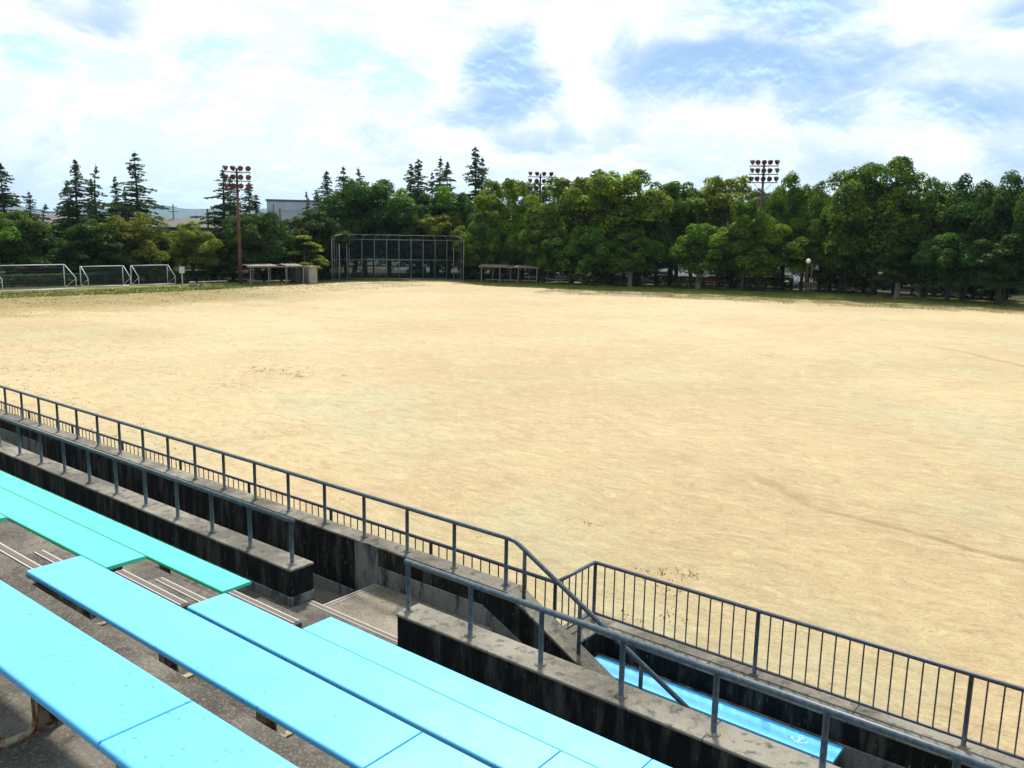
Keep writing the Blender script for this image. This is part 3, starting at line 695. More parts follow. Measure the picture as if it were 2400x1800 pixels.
BROAD = [
 (-111.3,39.3,8.1,10.1,0,1,'green broadleaf tree cut off by the left edge of the picture'),
 (-112.4,44.8,8.6,8.5,1,1,'rounded green tree behind the leftmost goal, near the left picture edge'),
 (-107.3,51.4,7.8,7.5,2,0,'dark bushy tree behind the gap between the large goal and the middle goal'),
 (-105.9,56.3,8.7,8.2,3,3,'olive yellow-green tree behind the two smaller goals'),
 (-105.4,53.0,4.1,6.7,4,0,'low dark bush-like tree right behind the middle goal'),
 (-104.8,60.5,5.5,4.6,3,3,'thin olive tree just right of the third goal'),
 (-101.7,61.7,7.7,6.9,1,3,'olive green tree in front of the blue hills gap'),
 (-100.8,67.0,5.6,6.2,4,0,'dark low tree left of the red brown floodlight mast'),
 (-97.3,68.5,9.1,8.6,0,0,'dark dense round tree right behind the left floodlight mast'),
 (-102.0,75.7,8.0,5.9,2,1,'green tree in front of the grey warehouse corner'),
 (-98.3,78.9,9.8,9.7,1,0,'dark green tree between the warehouse and the backstop'),
 (-100.1,76.5,3.8,4.4,4,0,'dark shrub-like tree filling the space behind the left dugout'),
 (-99.9,89.3,14.7,13.0,0,0,'large dark green tree with bumpy top behind the left half of the backstop'),
 (-98.1,92.7,14.2,9.1,3,1,'green tree rising behind the middle of the backstop, left of twin firs'),
 (-96.9,98.3,13.2,9.4,1,0,'dark green tree under the cluster of firs behind the backstop'),
 (-93.0,100.6,13.8,9.4,2,1,'green tree just right of the firs above the backstop'),
 (-92.0,96.1,9.7,9.9,0,3,'brownish olive tree with drooping boughs over the right end of the backstop'),
 (-90.0,102.0,13.0,8.5,3,0,'dark tree below the tallest pair of thin firs'),
 (-81.5,98.7,14.7,7.6,5,2,'bright green tree left of the middle floodlight mast'),
 (-82.2,105.8,14.8,6.7,5,2,'slim bright green tree touching the middle floodlight mast on its left'),
 (-81.3,94.9,8.5,7.4,4,1,'lower green crown above the left end of the right dugout'),
 (-78.0,97.7,8.5,7.4,4,1,'lower green crown above the right end of the right dugout'),
 (-74.3,99.3,12.3,7.0,2,2,'green crown directly in front of the middle floodlight mast'),
 (-71.9,97.3,8.6,6.8,1,1,'forward green tree with low crown just right of the right dugout'),
 (-71.0,102.9,15.0,9.3,5,2,'light green airy tree right of the middle floodlight mast'),
 (-65.8,105.1,16.2,14.1,0,2,'tallest wide light green tree in the middle of the tree row'),
 (-66.2,98.9,8.1,8.1,4,1,'dark lower crown below and left of the tallest middle tree'),
 (-61.8,106.3,13.0,8.3,3,1,'green tree adjoining the right side of the tallest middle tree'),
 (-60.3,101.4,7.4,8.7,1,1,'low crown over the pale slim trunk in the middle of the row'),
 (-59.5,111.0,14.6,9.1,5,1,'loose green tree between the tallest middle tree and the feathery one'),
 (-60.3,108.4,9.0,6.0,2,0,'dark narrow tree in the shaded gap of the middle row'),
 (-54.6,116.9,15.6,8.7,5,3,'feathery sparse tree left of the right floodlight mast'),
 (-57.4,113.3,12.9,6.8,3,0,'dark green tree left of the feathery sparse tree'),
 (-52.4,105.7,8.7,9.1,4,1,'forward green crown over the pale trunk left of the right floodlight mast'),
 (-46.4,106.3,12.8,5.4,2,1,'small green tree top just left of the right floodlight mast'),
 (-44.4,114.7,15.8,7.3,1,1,'upright green tree directly right of the right floodlight mast'),
 (-45.6,109.9,9.7,11.3,0,2,'bright green spreading crown below the right floodlight mast'),
 (-41.4,113.7,9.6,5.4,5,2,'small bright green crown above the globe lamp'),
 (-40.9,119.2,14.7,7.0,3,1,'green tree behind and right of the globe lamp'),
 (-32.4,114.5,17.0,13.6,0,1,'biggest domed tree, tallest broadleaf on the right'),
 (-36.5,114.3,7.7,7.8,4,1,'low green crown between the globe lamp and the big domed tree'),
 (-26.8,115.9,14.7,7.3,1,1,'mid green tree in the notch right of the big domed tree'),
 (-28.5,110.4,7.5,7.7,2,0,'dark low crown above the slim trunk right of the big domed tree'),
 (-22.2,114.9,14.9,8.0,3,0,'dark tree with ragged top, second from the right edge skyline'),
 (-17.8,113.6,15.1,8.1,1,0,'dark tree at the right end of the skyline'),
 (-13.8,112.2,15.5,9.2,0,0,'dark tree cut off by the right picture edge'),
 (-22.8,109.7,8.0,8.3,4,0,'dark low crown in the shade near the right end of the row'),
 (-17.4,108.6,7.9,7.8,2,0,'dark lowest crown nearest to the right picture edge'),
]
CONIF = [
 (-128.6,50.1,15.1,6.0,'double-topped fir at the left picture edge'),
 (-129.4,47.8,13.2,6.0,'fir cut off by the left picture edge'),
 (-125.6,52.1,11.3,4.1,'short pale fir right of the double-topped fir'),
 (-111.7,49.0,9.5,4.5,'bent open-branched conifer leaning over the leftmost goals'),
 (-127.3,58.2,13.2,4.4,'fir at the left flank of the big fir group'),
 (-123.1,57.7,15.9,5.6,'second tallest fir of the left group, left of its middle'),
 (-127.7,62.0,13.7,4.0,'narrow fir between the two tall ones of the left group'),
 (-122.7,61.0,15.4,4.4,'tall narrow fir in the middle of the left group'),
 (-124.6,63.8,14.0,4.3,'fir left of the tallest one in the left group'),
 (-127.6,66.7,12.5,3.6,'low thin fir close beside the tallest one of the left group'),
 (-116.3,62.5,17.0,6.9,'tallest fir of the left group, standing at its right end'),
 (-112.5,72.8,15.4,6.5,'fir just left of the left floodlight mast'),
 (-116.6,77.5,14.6,5.0,'fir half hidden behind the left floodlight mast'),
 (-112.7,77.9,13.7,5.6,'fir right of the left floodlight mast'),
 (-107.9,76.1,11.8,4.8,'smaller fir left of the grey warehouse'),
 (-105.6,82.5,12.6,3.1,'very thin fir spire in front of the warehouse wall'),
 (-109.0,87.8,12.8,3.9,'small fir left of the spiky warehouse-end fir'),
 (-105.8,87.0,15.8,6.1,'spiky fir rising at the right end of the warehouse'),
 (-107.0,91.8,16.8,6.0,'fir with bent tip above the dark bumpy tree'),
 (-108.5,94.7,17.0,5.5,'fir with curved tip just right of another above the dark bumpy tree'),
 (-101.5,100.8,17.7,5.9,'left fir of the twin pair above the backstop'),
 (-99.3,100.1,18.3,6.2,'right taller fir of the twin pair above the backstop'),
 (-101.2,105.2,16.7,4.3,'small fir left of the middle pair above the backstop'),
 (-97.7,103.0,18.8,5.9,'taller fir of the middle pair above the backstop'),
 (-98.6,106.3,18.3,6.0,'right fir of the middle pair above the backstop'),
 (-93.8,107.9,20.7,6.3,'tallest thin fir spire right of the backstop'),
 (-94.8,111.0,19.2,6.4,'fir right beside the tallest thin spire'),
]
PLAN = [(-91.1, 75.7), (-94.2, 79.1), (-84.8, 93.9), (-80.6, 90.3)]
# ---------------------------------------------------------------- foliage
def leaf_mat(name, c1, c2, c3, trans):
    m_ = bpy.data.materials.new(name); m_.use_nodes = True; t = NT(m_.node_tree); t.n.remove(t.n['Principled BSDF']); out = t.n['Material Output']
    p = objc(t); info = t.add('ShaderNodeObjectInfo')
    n1 = t.noise(t.vm('ADD', p, t.vm('SCALE', (1, 1, 1), sc=t.m('MULTIPLY', info.outputs['Random'], 50))), .55, 4, .6); n2 = t.noise(p, 2.6, 3, .6); wn = t.noise(p, 14, 2, .5)
    c = t.mix(t.ss(n1, .38, .64), c1, c2); c = t.mix(t.ss(n2, .50, .70, 0, .7), c, c3); c = t.mix(t.ss(wn, .35, .65, 0, .4), c, tuple(v*.55 for v in c1))
    hsv = t.add('ShaderNodeHueSaturation', i_Color=c, i_Value=t.m('ADD', .8, t.m('MULTIPLY', info.outputs['Random'], .4)), i_Hue=t.m('ADD', .49, t.m('MULTIPLY', info.outputs['Random'], .02)))
    df = t.add('ShaderNodeBsdfDiffuse', i_Color=hsv.outputs[0]); tr = t.add('ShaderNodeBsdfTranslucent', i_Color=t.mix(1.0, hsv.outputs[0], (1.5, 1.6, .55, 1), 'MULTIPLY'))
    gl = t.add('ShaderNodeBsdfGlossy', i_Color=(.9, .95, .8), i_Roughness=.45)
    a = t.add('ShaderNodeMixShader', i_0=trans); t.l.new(df.outputs[0], a.inputs[1]); t.l.new(tr.outputs[0], a.inputs[2])
    b_ = t.add('ShaderNodeMixShader', i_0=.012); t.l.new(a.outputs[0], b_.inputs[1]); t.l.new(gl.outputs[0], b_.inputs[2])
    t.l.new(b_.outputs[0], out.inputs[0]); return m_
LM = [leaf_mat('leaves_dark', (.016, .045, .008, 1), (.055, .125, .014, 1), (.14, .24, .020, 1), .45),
      leaf_mat('leaves_mid', (.030, .078, .008, 1), (.13, .24, .014, 1), (.33, .45, .024, 1), .52),
      leaf_mat('leaves_light', (.055, .11, .010, 1), (.23, .34, .020, 1), (.47, .54, .04, 1), .55),
      leaf_mat('leaves_olive', (.060, .085, .010, 1), (.24, .26, .018, 1), (.46, .43, .04, 1), .52),
      leaf_mat('needles', (.035, .062, .036, 1), (.065, .11, .055, 1), (.11, .16, .07, 1), .38)]
def bark_f(t, b):
    p = wpos(t); n1 = t.noise(t.mapv(p, (1, 1, .25)), 6, 5, .7)
    t.put(b.inputs['Base Color'], t.mix(t.ss(n1, .4, .62), (.035, .028, .022, 1), (.10, .085, .07, 1))); bump(t, b, n1, .5, .02)
M['bark'] = mat('bark', bark_f, rough=.95, spec=.1)
M['palebark'] = mat('pale_bark', base=(.26, .25, .23), rough=.9)

def leaves(centres, normals, sizes, flat=0.0, aspect=1.5):
    """quads at centres facing roughly along normals"""
    n = len(centres)
    rnd = rng.normal(size=(n, 3)); nn = normals + rnd*(1-flat)*.9; nn /= np.linalg.norm(nn, axis=1)[:, None]+1e-9
    t1 = np.cross(nn, rng.normal(size=(n, 3))); t1 /= np.linalg.norm(t1, axis=1)[:, None]+1e-9; t2 = np.cross(nn, t1)
    s1 = sizes[:, None]*t1*aspect/2; s2 = sizes[:, None]*t2/2
    v = np.stack([centres-s1, centres-s2*.9+s1*.1, centres+s1, centres+s2*.9+s1*.1], 1).reshape(-1, 3)
    return v, np.arange(4*n).reshape(-1, 4)
def np_mesh(name, v, f, m_):
    me = bpy.data.meshes.new(name); n = len(f)
    me.vertices.add(len(v)); me.vertices.foreach_set('co', np.asarray(v, dtype=np.float32).ravel())
    me.loops.add(f.size); me.loops.foreach_set('vertex_index', f.ravel().astype(np.int32))
    me.polygons.add(n); me.polygons.foreach_set('loop_start', np.arange(0, f.size, f.shape[1], dtype=np.int32)); me.polygons.foreach_set('loop_total', np.full(n, f.shape[1], dtype=np.int32))
    me.materials.append(m_); me.update(calc_edges=True); me.validate(); return me
def mb_mesh(mb, name, m_):
    me = bpy.data.meshes.new(name); me.from_pydata(mb.v, [], mb.f); me.materials.append(m_); me.update(); return me

def broad(W, H, nb, per, cr, top=.0, low=.22, leaf=.34, wob=.25):
    """crown made of many leaf clumps set on an uneven envelope; unit: metres"""
    cs = []
    zc = H*(low+(1-low)*.52); rz = H*(1-low)*.50
    for i in range(nb):
        th = rng.uniform(0, 2*math.pi); u = rng.uniform(-.85, 1.0); rr = math.sqrt(max(0, 1-u*u))
        k = rng.uniform(.62, .98) if i % 4 else rng.uniform(.15, .6)
        lump = 1+wob*math.sin(3*th+2*u)*.5+wob*rng.uniform(-.5, .5)
        prof = 1.0 if u < .1 else 1-.12*u
        r_ = cr*rng.uniform(.6, 1.15)
        cs.append((math.cos(th)*rr*W/2*k*lump*prof, math.sin(th)*rr*W/2*k*lump*prof, zc+u*rz*k*(1+.10*rng.uniform(-1, 1)), r_))
    C_, N_, S_ = [], [], []
    for (x, y, z, r_) in cs:
        n = int(per*(r_/cr)**2); d_ = rng.normal(size=(n, 3)); d_ /= np.linalg.norm(d_, axis=1)[:, None]
        d_[:, 2] = np.where(d_[:, 2] < -.35, -d_[:, 2], d_[:, 2])
        rad = r_*rng.uniform(.55, 1.08, n)**.6
        c_ = np.array([x, y, z]) + d_*rad[:, None]*np.array([.95, .95, 1.08]); C_.append(c_); N_.append(d_+np.array([0, 0, .35])); S_.append(rng.uniform(.6, 1.25, n)*leaf)
    v, f = leaves(np.concatenate(C_), np.concatenate(N_), np.concatenate(S_), .62)
    v[:, 2] = np.maximum(v[:, 2], .4)
    v[:, 2] *= H/v[:, 2].max()
    tr = MB(); r0 = .17+W*.012
    tr.tube([(0, 0, -.3), (.05, 0, H*.18), (-.08, .06, H*.36), (.05, 0, H*.62), (0, 0, H*.86)], [r0*1.25, r0, r0*.8, r0*.45, r0*.1], 9)
    for (x, y, z, r_) in cs[::max(1, nb//16)]:
        h0 = min(z*.75, H*rng.uniform(.2, .5)); tr.tube([(0, 0, h0), (x*.45, y*.45, h0+(z-h0)*.6), (x*.9, y*.9, z)], [r0*.45, r0*.28, r0*.08], 6, caps=False)
    return v, f, mb_mesh(tr, 'trunk', M['bark'])
def fir(H, W, nb, seed_lean=0.0, sparse=1.0):
    """deodar-like conifer: spiky leader, irregular boughs with hanging needle sprays"""
    C_, N_, S_ = [], [], []; tr = MB()
    lean = lambda z: (seed_lean*math.sin(z/H*2.6), seed_lean*.6*math.sin(z/H*2.1))
    tr.tube([(lean(z)[0], lean(z)[1], z) for z in np.linspace(-.3, H, 9)], [max(.015, .24*(1-i/8)**.9) for i in range(9)], 7)
    for j in range(nb):
        fz = rng.random()**.88; z = H*(.10+.885*fz)
        L = (W/2*(1-fz)**.92*(1.0+.25*math.sin(fz*31+seed_lean*9))+.16)*rng.uniform(.45, 1.3)*sparse
        a = rng.uniform(0, 6.28); up = rng.uniform(.05, .35)+.15*fz; lx, ly = lean(z)
        q = [(lx+math.cos(a)*L*s_, ly+math.sin(a)*L*s_, z+L*(up*s_-.38*s_*s_)) for s_ in np.linspace(0, 1, 5)]
        tr.tube(q, [.030*(1-.8*s_)*(.5+L/3) for s_ in np.linspace(0, 1, 5)], 4, caps=False)
        n = int(6+L*17); s_ = rng.uniform(.05, 1.0, n)**.8
        sw = (L*.16*(1.15-s_)+.05)*rng.normal(size=n)*.8
        c_ = np.stack([lx+math.cos(a)*L*s_-math.sin(a)*sw, ly+math.sin(a)*L*s_+math.cos(a)*sw, z+L*(up*s_-.38*s_*s_)-rng.random(n)*.16-.10*np.abs(sw)], 1)
        C_.append(c_); N_.append(np.tile([0, 0, .7], (n, 1))); S_.append(rng.uniform(.11, .26, n)*(1.0 if fz < .7 else .75))
    v, f = leaves(np.concatenate(C_), np.concatenate(N_), np.concatenate(S_), .2, 2.0)
    return v, f, mb_mesh(tr, 'trunk', M['bark'])
BV = [broad(9.5, 13, 92, 430, 1.28, leaf=.21, low=.09), broad(8.5, 12, 80, 420, 1.22, wob=.45, leaf=.21, low=.08), broad(6.0, 12, 66, 360, 1.0, wob=.4, leaf=.20, low=.09), broad(8.0, 13, 72, 340, 1.12, wob=.7, leaf=.21, low=.10), broad(7.5, 8, 70, 360, 1.0, low=.03, leaf=.20), broad(6.5, 13, 66, 300, .98, wob=.7, leaf=.20, low=.10)]
BDIM = [(9.5, 13), (8.5, 12), (6.0, 12), (8.0, 13), (7.5, 8), (6.5, 13)]
BME = [(np_mesh('crown', v, f, LM[1]), tr) for v, f, tr in BV]
FD = [(17, 7.6, 230, .0, 1.0), (16, 6.6, 190, .25, 1.0), (18, 7.0, 210, -.2, .95), (15, 5.6, 100, .7, 1.0)]
FV = [fir(*a) for a in FD]
FME = [(np_mesh('crown', v, f, LM[4]), tr) for v, f, tr in FV]
palenew = {12: 1}
def put_tree(name, x, y, H, W, me, dim, m_, label, cat, group, pale=False):
    t = empty(name, (x, y, 0), random.uniform(0, 6.28), label, cat, group)
    t.scale = (W/dim[0], W/dim[0], H/dim[1])
    c_ = bpy.data.objects.new('crown', me[0]); COL.objects.link(c_); c_.parent = t; c_.material_slots[0].link = 'OBJECT'; c_.material_slots[0].material = m_
    k = bpy.data.objects.new('trunk', me[1]); COL.objects.link(k); k.parent = t
    if pale: k.material_slots[0].link = 'OBJECT'; k.material_slots[0].material = M['palebark']
    return t
for i, (x, y, H, W, v, c_, l) in enumerate(BROAD):
    put_tree('broadleaf_tree', x, y, H, W, BME[v], BDIM[v], LM[c_], l, 'tree', 'broadleaf trees around the field', pale='pale' in l or 'slim trunk' in l)
for i, (x, y, H, W, l) in enumerate(CONIF):
    k = i % 4
    if 'bent' in l and 'open' in l: k = 3
    put_tree('fir_tree', x, y, H, W*1.75, FME[k], FD[k][:2][::-1], LM[4], l, 'fir tree', 'firs rising behind the field')
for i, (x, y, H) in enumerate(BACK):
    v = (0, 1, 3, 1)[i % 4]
    put_tree('broadleaf_tree', x, y, H, 9.5, BME[v], BDIM[v], LM[0], 'dark tree of the back row added to darken the gaps behind the '+('sunlit crowns' if i < 23 else 'goals and left dugout'), 'tree', 'back row of trees added to darken the gaps' if i < 23 else 'back row added to darken the gaps behind the goals')
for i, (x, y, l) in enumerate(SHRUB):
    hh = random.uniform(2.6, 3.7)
    put_tree('shrub', x, y, hh, random.uniform(5.0, 6.6), BME[4], BDIM[4], LM[0], 'dark leafy shrub added to deepen the shade '+l, 'shrub', 'shrubs added to darken the ground under the trees')
# spreading layered pine by the left dugout
def layered():
    C_, N_, S_ = [], [], []; tr = MB().tube([(0, 0, -.2), (.2, 0, 1.6), (-.1, .1, 3.2), (.1, 0, 4.6)], [.22, .17, .12, .04], 8)
    for z, R_, n in ((1.9, 3.5, 9), (2.6, 2.9, 8), (3.4, 2.0, 6), (4.2, 1.3, 5), (4.9, .8, 3)):
        for j in range(n):
            a = rng.uniform(0, 6.28); L = R_*rng.uniform(.45, 1.0); cx_, cy_ = math.cos(a)*L, math.sin(a)*L; m_ = 330
            d_ = rng.normal(size=(m_, 3)); d_ /= np.linalg.norm(d_, axis=1)[:, None]; d_[:, 2] = np.abs(d_[:, 2])
            C_.append(np.array([cx_, cy_, z+rng.uniform(-.25, .25)])+d_*np.array([1.0, 1.0, .32])*rng.uniform(.3, 1, m_)[:, None]); N_.append(d_*.4+np.array([0, 0, 1.0])); S_.append(rng.uniform(.12, .26, m_))
            tr.tube([(0, 0, z-.5), (cx_*.5, cy_*.5, z-.25), (cx_, cy_, z-.05)], [.06, .04, .02], 5, caps=False)
    v, f = leaves(np.concatenate(C_), np.concatenate(N_), np.concatenate(S_), .4, 1.6)
    return np_mesh('crown', v, f, LM[3]), mb_mesh(tr, 'trunk', M['bark'])
put_tree('spreading_pine', -93.6, 73.2, 5.9, 8.6, layered(), (7.6, 5.3), LM[3], 'low yellow-green layered pine spreading over the left dugout box', 'pine tree', None)

# hedges in the shade below the tree row
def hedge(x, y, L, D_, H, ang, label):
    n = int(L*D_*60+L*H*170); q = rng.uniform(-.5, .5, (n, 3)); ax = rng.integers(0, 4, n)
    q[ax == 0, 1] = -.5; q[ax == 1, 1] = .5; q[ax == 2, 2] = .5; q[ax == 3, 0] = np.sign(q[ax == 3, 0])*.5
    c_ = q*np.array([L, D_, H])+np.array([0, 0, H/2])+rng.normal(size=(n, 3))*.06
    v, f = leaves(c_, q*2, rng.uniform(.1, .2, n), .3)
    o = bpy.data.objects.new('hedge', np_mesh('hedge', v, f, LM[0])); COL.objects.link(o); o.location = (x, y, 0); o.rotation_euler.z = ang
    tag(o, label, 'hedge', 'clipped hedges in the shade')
TA = math.atan2(12, 45)
hedge(-56.5, 108.5, 6.5, 1.6, 1.3, TA, 'dark clipped hedge in the shade left of the pale trunk')
hedge(-46.5, 112.5, 8.0, 1.6, 1.5, TA, 'long dark clipped hedge in the shade left of the globe lamp')
hedge(-36.0, 115.5, 7.0, 1.6, 1.3, TA, 'dark clipped hedge in the shade right of the globe lamp')
hedge(-24.0, 118.0, 9.0, 1.6, 1.3, TA, 'dark clipped hedge in the shade toward the right edge')
hedge(-66.0, 105.5, 7.0, 1.6, 1.0, TA, 'dark clipped hedge right of the right dugout')
hedge(-101.5, 60.0, 9.0, 1.6, 1.2, math.pi/2, 'hedge behind the third goal, left of the floodlight mast')
hedge(-103, 44.0, 20.0, 1.6, 1.2, math.pi/2, 'long hedge behind the goals')
hedge(-98, 77.0, 9, 1.6, 1.2, 1.9, 'hedge behind the left dugout')

# ---------------------------------------------------------------- football goals (seen from behind)
def goal(label, xr, xf, y0, y1, H, hr):
    t = thing('football_goal', ((xr+xf)/2, (y0+y1)/2, 0), label, 'goal', 'goals stored along the left edge')
    r = .05
    for y in (y0, y1):
        padd(t, MB().tube([(xf, y, 0), (xf, y, H)], r, 8), 'post', M['white'], sm=True)
        padd(t, MB().tube([(xf, y, H), (xf+.25, y, H), (xr, y, hr), (xr, y, 0)], r*.8, 8), 'side_frame', M['white'], sm=True)
        padd(t, MB().tube([(xr, y, .06), (xf, y, .06)], r*.8, 8), 'base_bar', M['white'], sm=True)
        padd(t, MB().tube([(xr, y, hr*.9), (xf+.1, y, .1)], r*.45, 6), 'brace', M['white'], sm=True)
    padd(t, MB().tube([(xf, y0, H), (xf, y1, H)], r, 8), 'crossbar', M['white'], sm=True)
    padd(t, MB().tube([(xr, y0, .07), (xr, y1, .07)], r*1.3, 8), 'rear_bar', M['white'], sm=True)
    # net strings, joined
    nb = MB()
    n = int((y1-y0)/.30)
    for i in range(n+1):
        y = y0+(y1-y0)*i/n
        nb.tube([(xf, y, H), (xf+.25, y, H), (xr, y, hr), (xr, y, .08)], .006, 3, caps=False)
    for f in np.linspace(.1, 1, 8):
        x_, z_ = (xr, hr*(1-(f-.5)*2)) if f > .5 else (xf+(xr-xf)*f*2, H+(hr-H)*f*2)
        nb.tube([(x_, y0, max(.08, z_)), (x_, y1, max(.08, z_))], .006, 3, caps=False)
    o = padd(t, nb, 'net', M['net']); o['kind'] = 'stuff'
M['net'] = mat('net_string', base=(.05, .06, .06), rough=.9)
goal('largest white goal at the left picture edge', -95.3, -98.0, 36.4, 43.8, 2.55, 1.25)
goal('smaller white goal in the middle of the three', -97.2, -98.9, 46.0, 50.9, 2.25, 1.0)
goal('smaller white goal at the right end of the three', -97.2, -98.9, 51.9, 56.5, 2.25, 1.0)
def ball(x, y, label):
    mb = MB(); r = .13; n = 12
    for i in range(1, 8):
        ph = math.pi*i/8
        for k in range(n): mb.v.append((r*math.sin(ph)*math.cos(2*math.pi*k/n), r*math.sin(ph)*math.sin(2*math.pi*k/n), r+r*math.cos(ph)))
    for i in range(6):
        for k in range(n): mb.f.append((i*n+k, i*n+(k+1) % n, (i+1)*n+(k+1) % n, (i+1)*n+k))
    a = len(mb.v); mb.v += [(0, 0, 2*r), (0, 0, 0)]
    for k in range(n): mb.f += [(a, k, (k+1) % n), (a+1, 6*n+(k+1) % n, 6*n+k)]
    o = mb.build('football', M['ballm'], None, smooth=True); o.location = (x, y, 0); tag(o, label, 'ball', 'white balls by the goals')
def ball_f(t, b):
    v = t.add('ShaderNodeTexVoronoi', i_Vector=objc(t), i_Scale=9.0); t.put(b.inputs['Base Color'], t.mix(t.ss(v.outputs[0], .25, .3), (.75, .75, .75, 1), (.6, .6, .6, 1)))
M['ballm'] = mat('ball', ball_f, rough=.4)
ball(-94.6, 48.8, 'white ball lying in front of the middle goal, the left one'); ball(-94.5, 49.15, 'white ball lying in front of the middle goal, the right one')

# ---------------------------------------------------------------- dugout shelters
M['shelter'] = mat('shelter_steel', lambda t, b: t.put(b.inputs['Base Color'], t.mix(t.ss(t.noise(wpos(t), 8, 5, .7), .45, .6), (.27, .25, .22, 1), (.18, .12, .09, 1))), rough=.7)
M['seatgrey'] = mat('grey_seat', base=(.38, .38, .37), rough=.6)
M['cream'] = mat('cream_wall', lambda t, b: t.put(b.inputs['Base Color'], t.mix(t.ss(t.noise(wpos(t), 2, 5, .6), .4, .7), (.34, .31, .25, 1), (.24, .22, .18, 1))), rough=.9)
M['dark'] = mat('near_black', base=(.02, .02, .02), rough=.8)
def dugout(label, a, b_, n, box=False, depth=2.0, H=2.15):
    ax, ay = a; bx, by = b_; L = math.hypot(bx-ax, by-ay); ang = math.atan2(by-ay, bx-ax)
    t = thing('dugout_shelter', (ax, ay, 0), label, 'dugout')
    t.rotation_euler.z = ang
    def lp(mb, nm, m_, sm=False): o = mb.build(nm, m_, t, smooth=sm); return o
    # local x along, local y away from the field (sign fixed by dy)
    s_ = 1
    for i in range(n+1):
        x = L*i/n
        lp(MB().box(x-.05, x+.05, -.05, .05, 0, H-.003), 'front_post', M['shelter'])
        if i < n or not box: lp(MB().box(x+L/n*.45-.035, x+L/n*.45+.035, depth-.035, depth+.035, 0, H+.15), 'rear_post', M['shelter'])
    lp(MB().box(-.4, L+.4, -.07, .07, H, H+.14), 'front_beam', M['shelter'])
    lp(MB().box(-.4, L+.4, depth-.07, depth+.07, H+.16, H+.26), 'rear_beam', M['shelter'])
    for i in range(int(L/.55)+1):
        x = -.3+i*.55+random.uniform(-.03, .03)
        if L > x and not (i in (7, 8)): lp(MB().hexa([(x, -.25, H+.142), (x+.4, -.25, H+.142), (x+.4, depth+.2, H+.29), (x, depth+.2, H+.29), (x, -.25, H+.19), (x+.4, -.25, H+.19), (x+.4, depth+.2, H+.335), (x, depth+.2, H+.335)]), 'roof_slat', M['shelter'])
    for i in range(n):
        x0, x1 = L*i/n+.25, L*(i+1)/n-.25
        lp(MB().box(x0, x1, depth-.65, depth-.2, .38, .44), 'seat', M['seatgrey'])
        for xx in (x0+.2, x1-.25): lp(MB().box(xx, xx+.06, depth-.6, depth-.25, 0, .3795), 'seat_leg', M['shelter'])
    if box:
        lp(MB().box(L+.8, L+1.9, .0, depth+.2, 0, H+.02), 'equipment_box', M['cream'])
        lp(MB().box(L+.75, L+1.95, -.05, depth+.25, H+.021, H+.09), 'box_roof', M['shelter'])
        lp(MB().box(L-1.0, L-.2, .15, depth, 0, H-.1), 'dark_side_box', M['dark'])  # solid near-black box in the last bay of the shelter
    return t
dugout('left weathered dugout with slatted roof and a cream box at its right end', (-90.6, 62.6), (-88.9, 69.2), 3, True)
dugout('right open dugout with pale roof beam below the bright green trees', (-77.8, 90.9), (-71.0, 94.6), 3)

# ---------------------------------------------------------------- backstop
M['galv'] = mat('galvanised_pipe', base=(.24, .26, .25), rough=.55)
def netm(name, col, alpha):
    m_ = bpy.data.materials.new(name); m_.use_nodes = True; t = NT(m_.node_tree)
    b = t.n['Principled BSDF']; b.inputs['Base Color'].default_value = (*col, 1); b.inputs['Roughness'].default_value = .8; b.inputs['Alpha'].default_value = alpha; b.inputs['Specular IOR Level'].default_value = 0
    return m_
M['netthick'] = netm('dense_blue_net', (.006, .016, .020), .76); M['netthin'] = netm('chain_link', (.012, .026, .022), .45); M['netgreen'] = netm('green_mesh', (.012, .035, .022), .50)
bk = thing('backstop', (-87.5, 86.2, 0), 'tall baseball backstop with galvanised posts, dark netting and curved top', 'backstop')
def bpt(px):            # points along the plan line of the backstop
    return px
pl = [(-92.6, 76.6), (-93.6, 79.6), (-92.0, 84.0), (-88.8, 89.4), (-85.0, 92.8), (-82.6, 92.3)]   # wing, panel, panel, wing
plan = PLAN
def seg(a, b_, n): return [(a[0]+(b_[0]-a[0])*i/n, a[1]+(b_[1]-a[1])*i/n) for i in range(n+1)]
runs = [seg(plan[0], plan[1], 2), seg(plan[1], plan[2], 10), seg(plan[2], plan[3], 2)]
cen = (-80, 80)
def toward(p, d_): v = Vector((cen[0]-p[0], cen[1]-p[1])).normalized(); return (p[0]+v.x*d_, p[1]+v.y*d_)
HB, HT = 5.6, 6.25
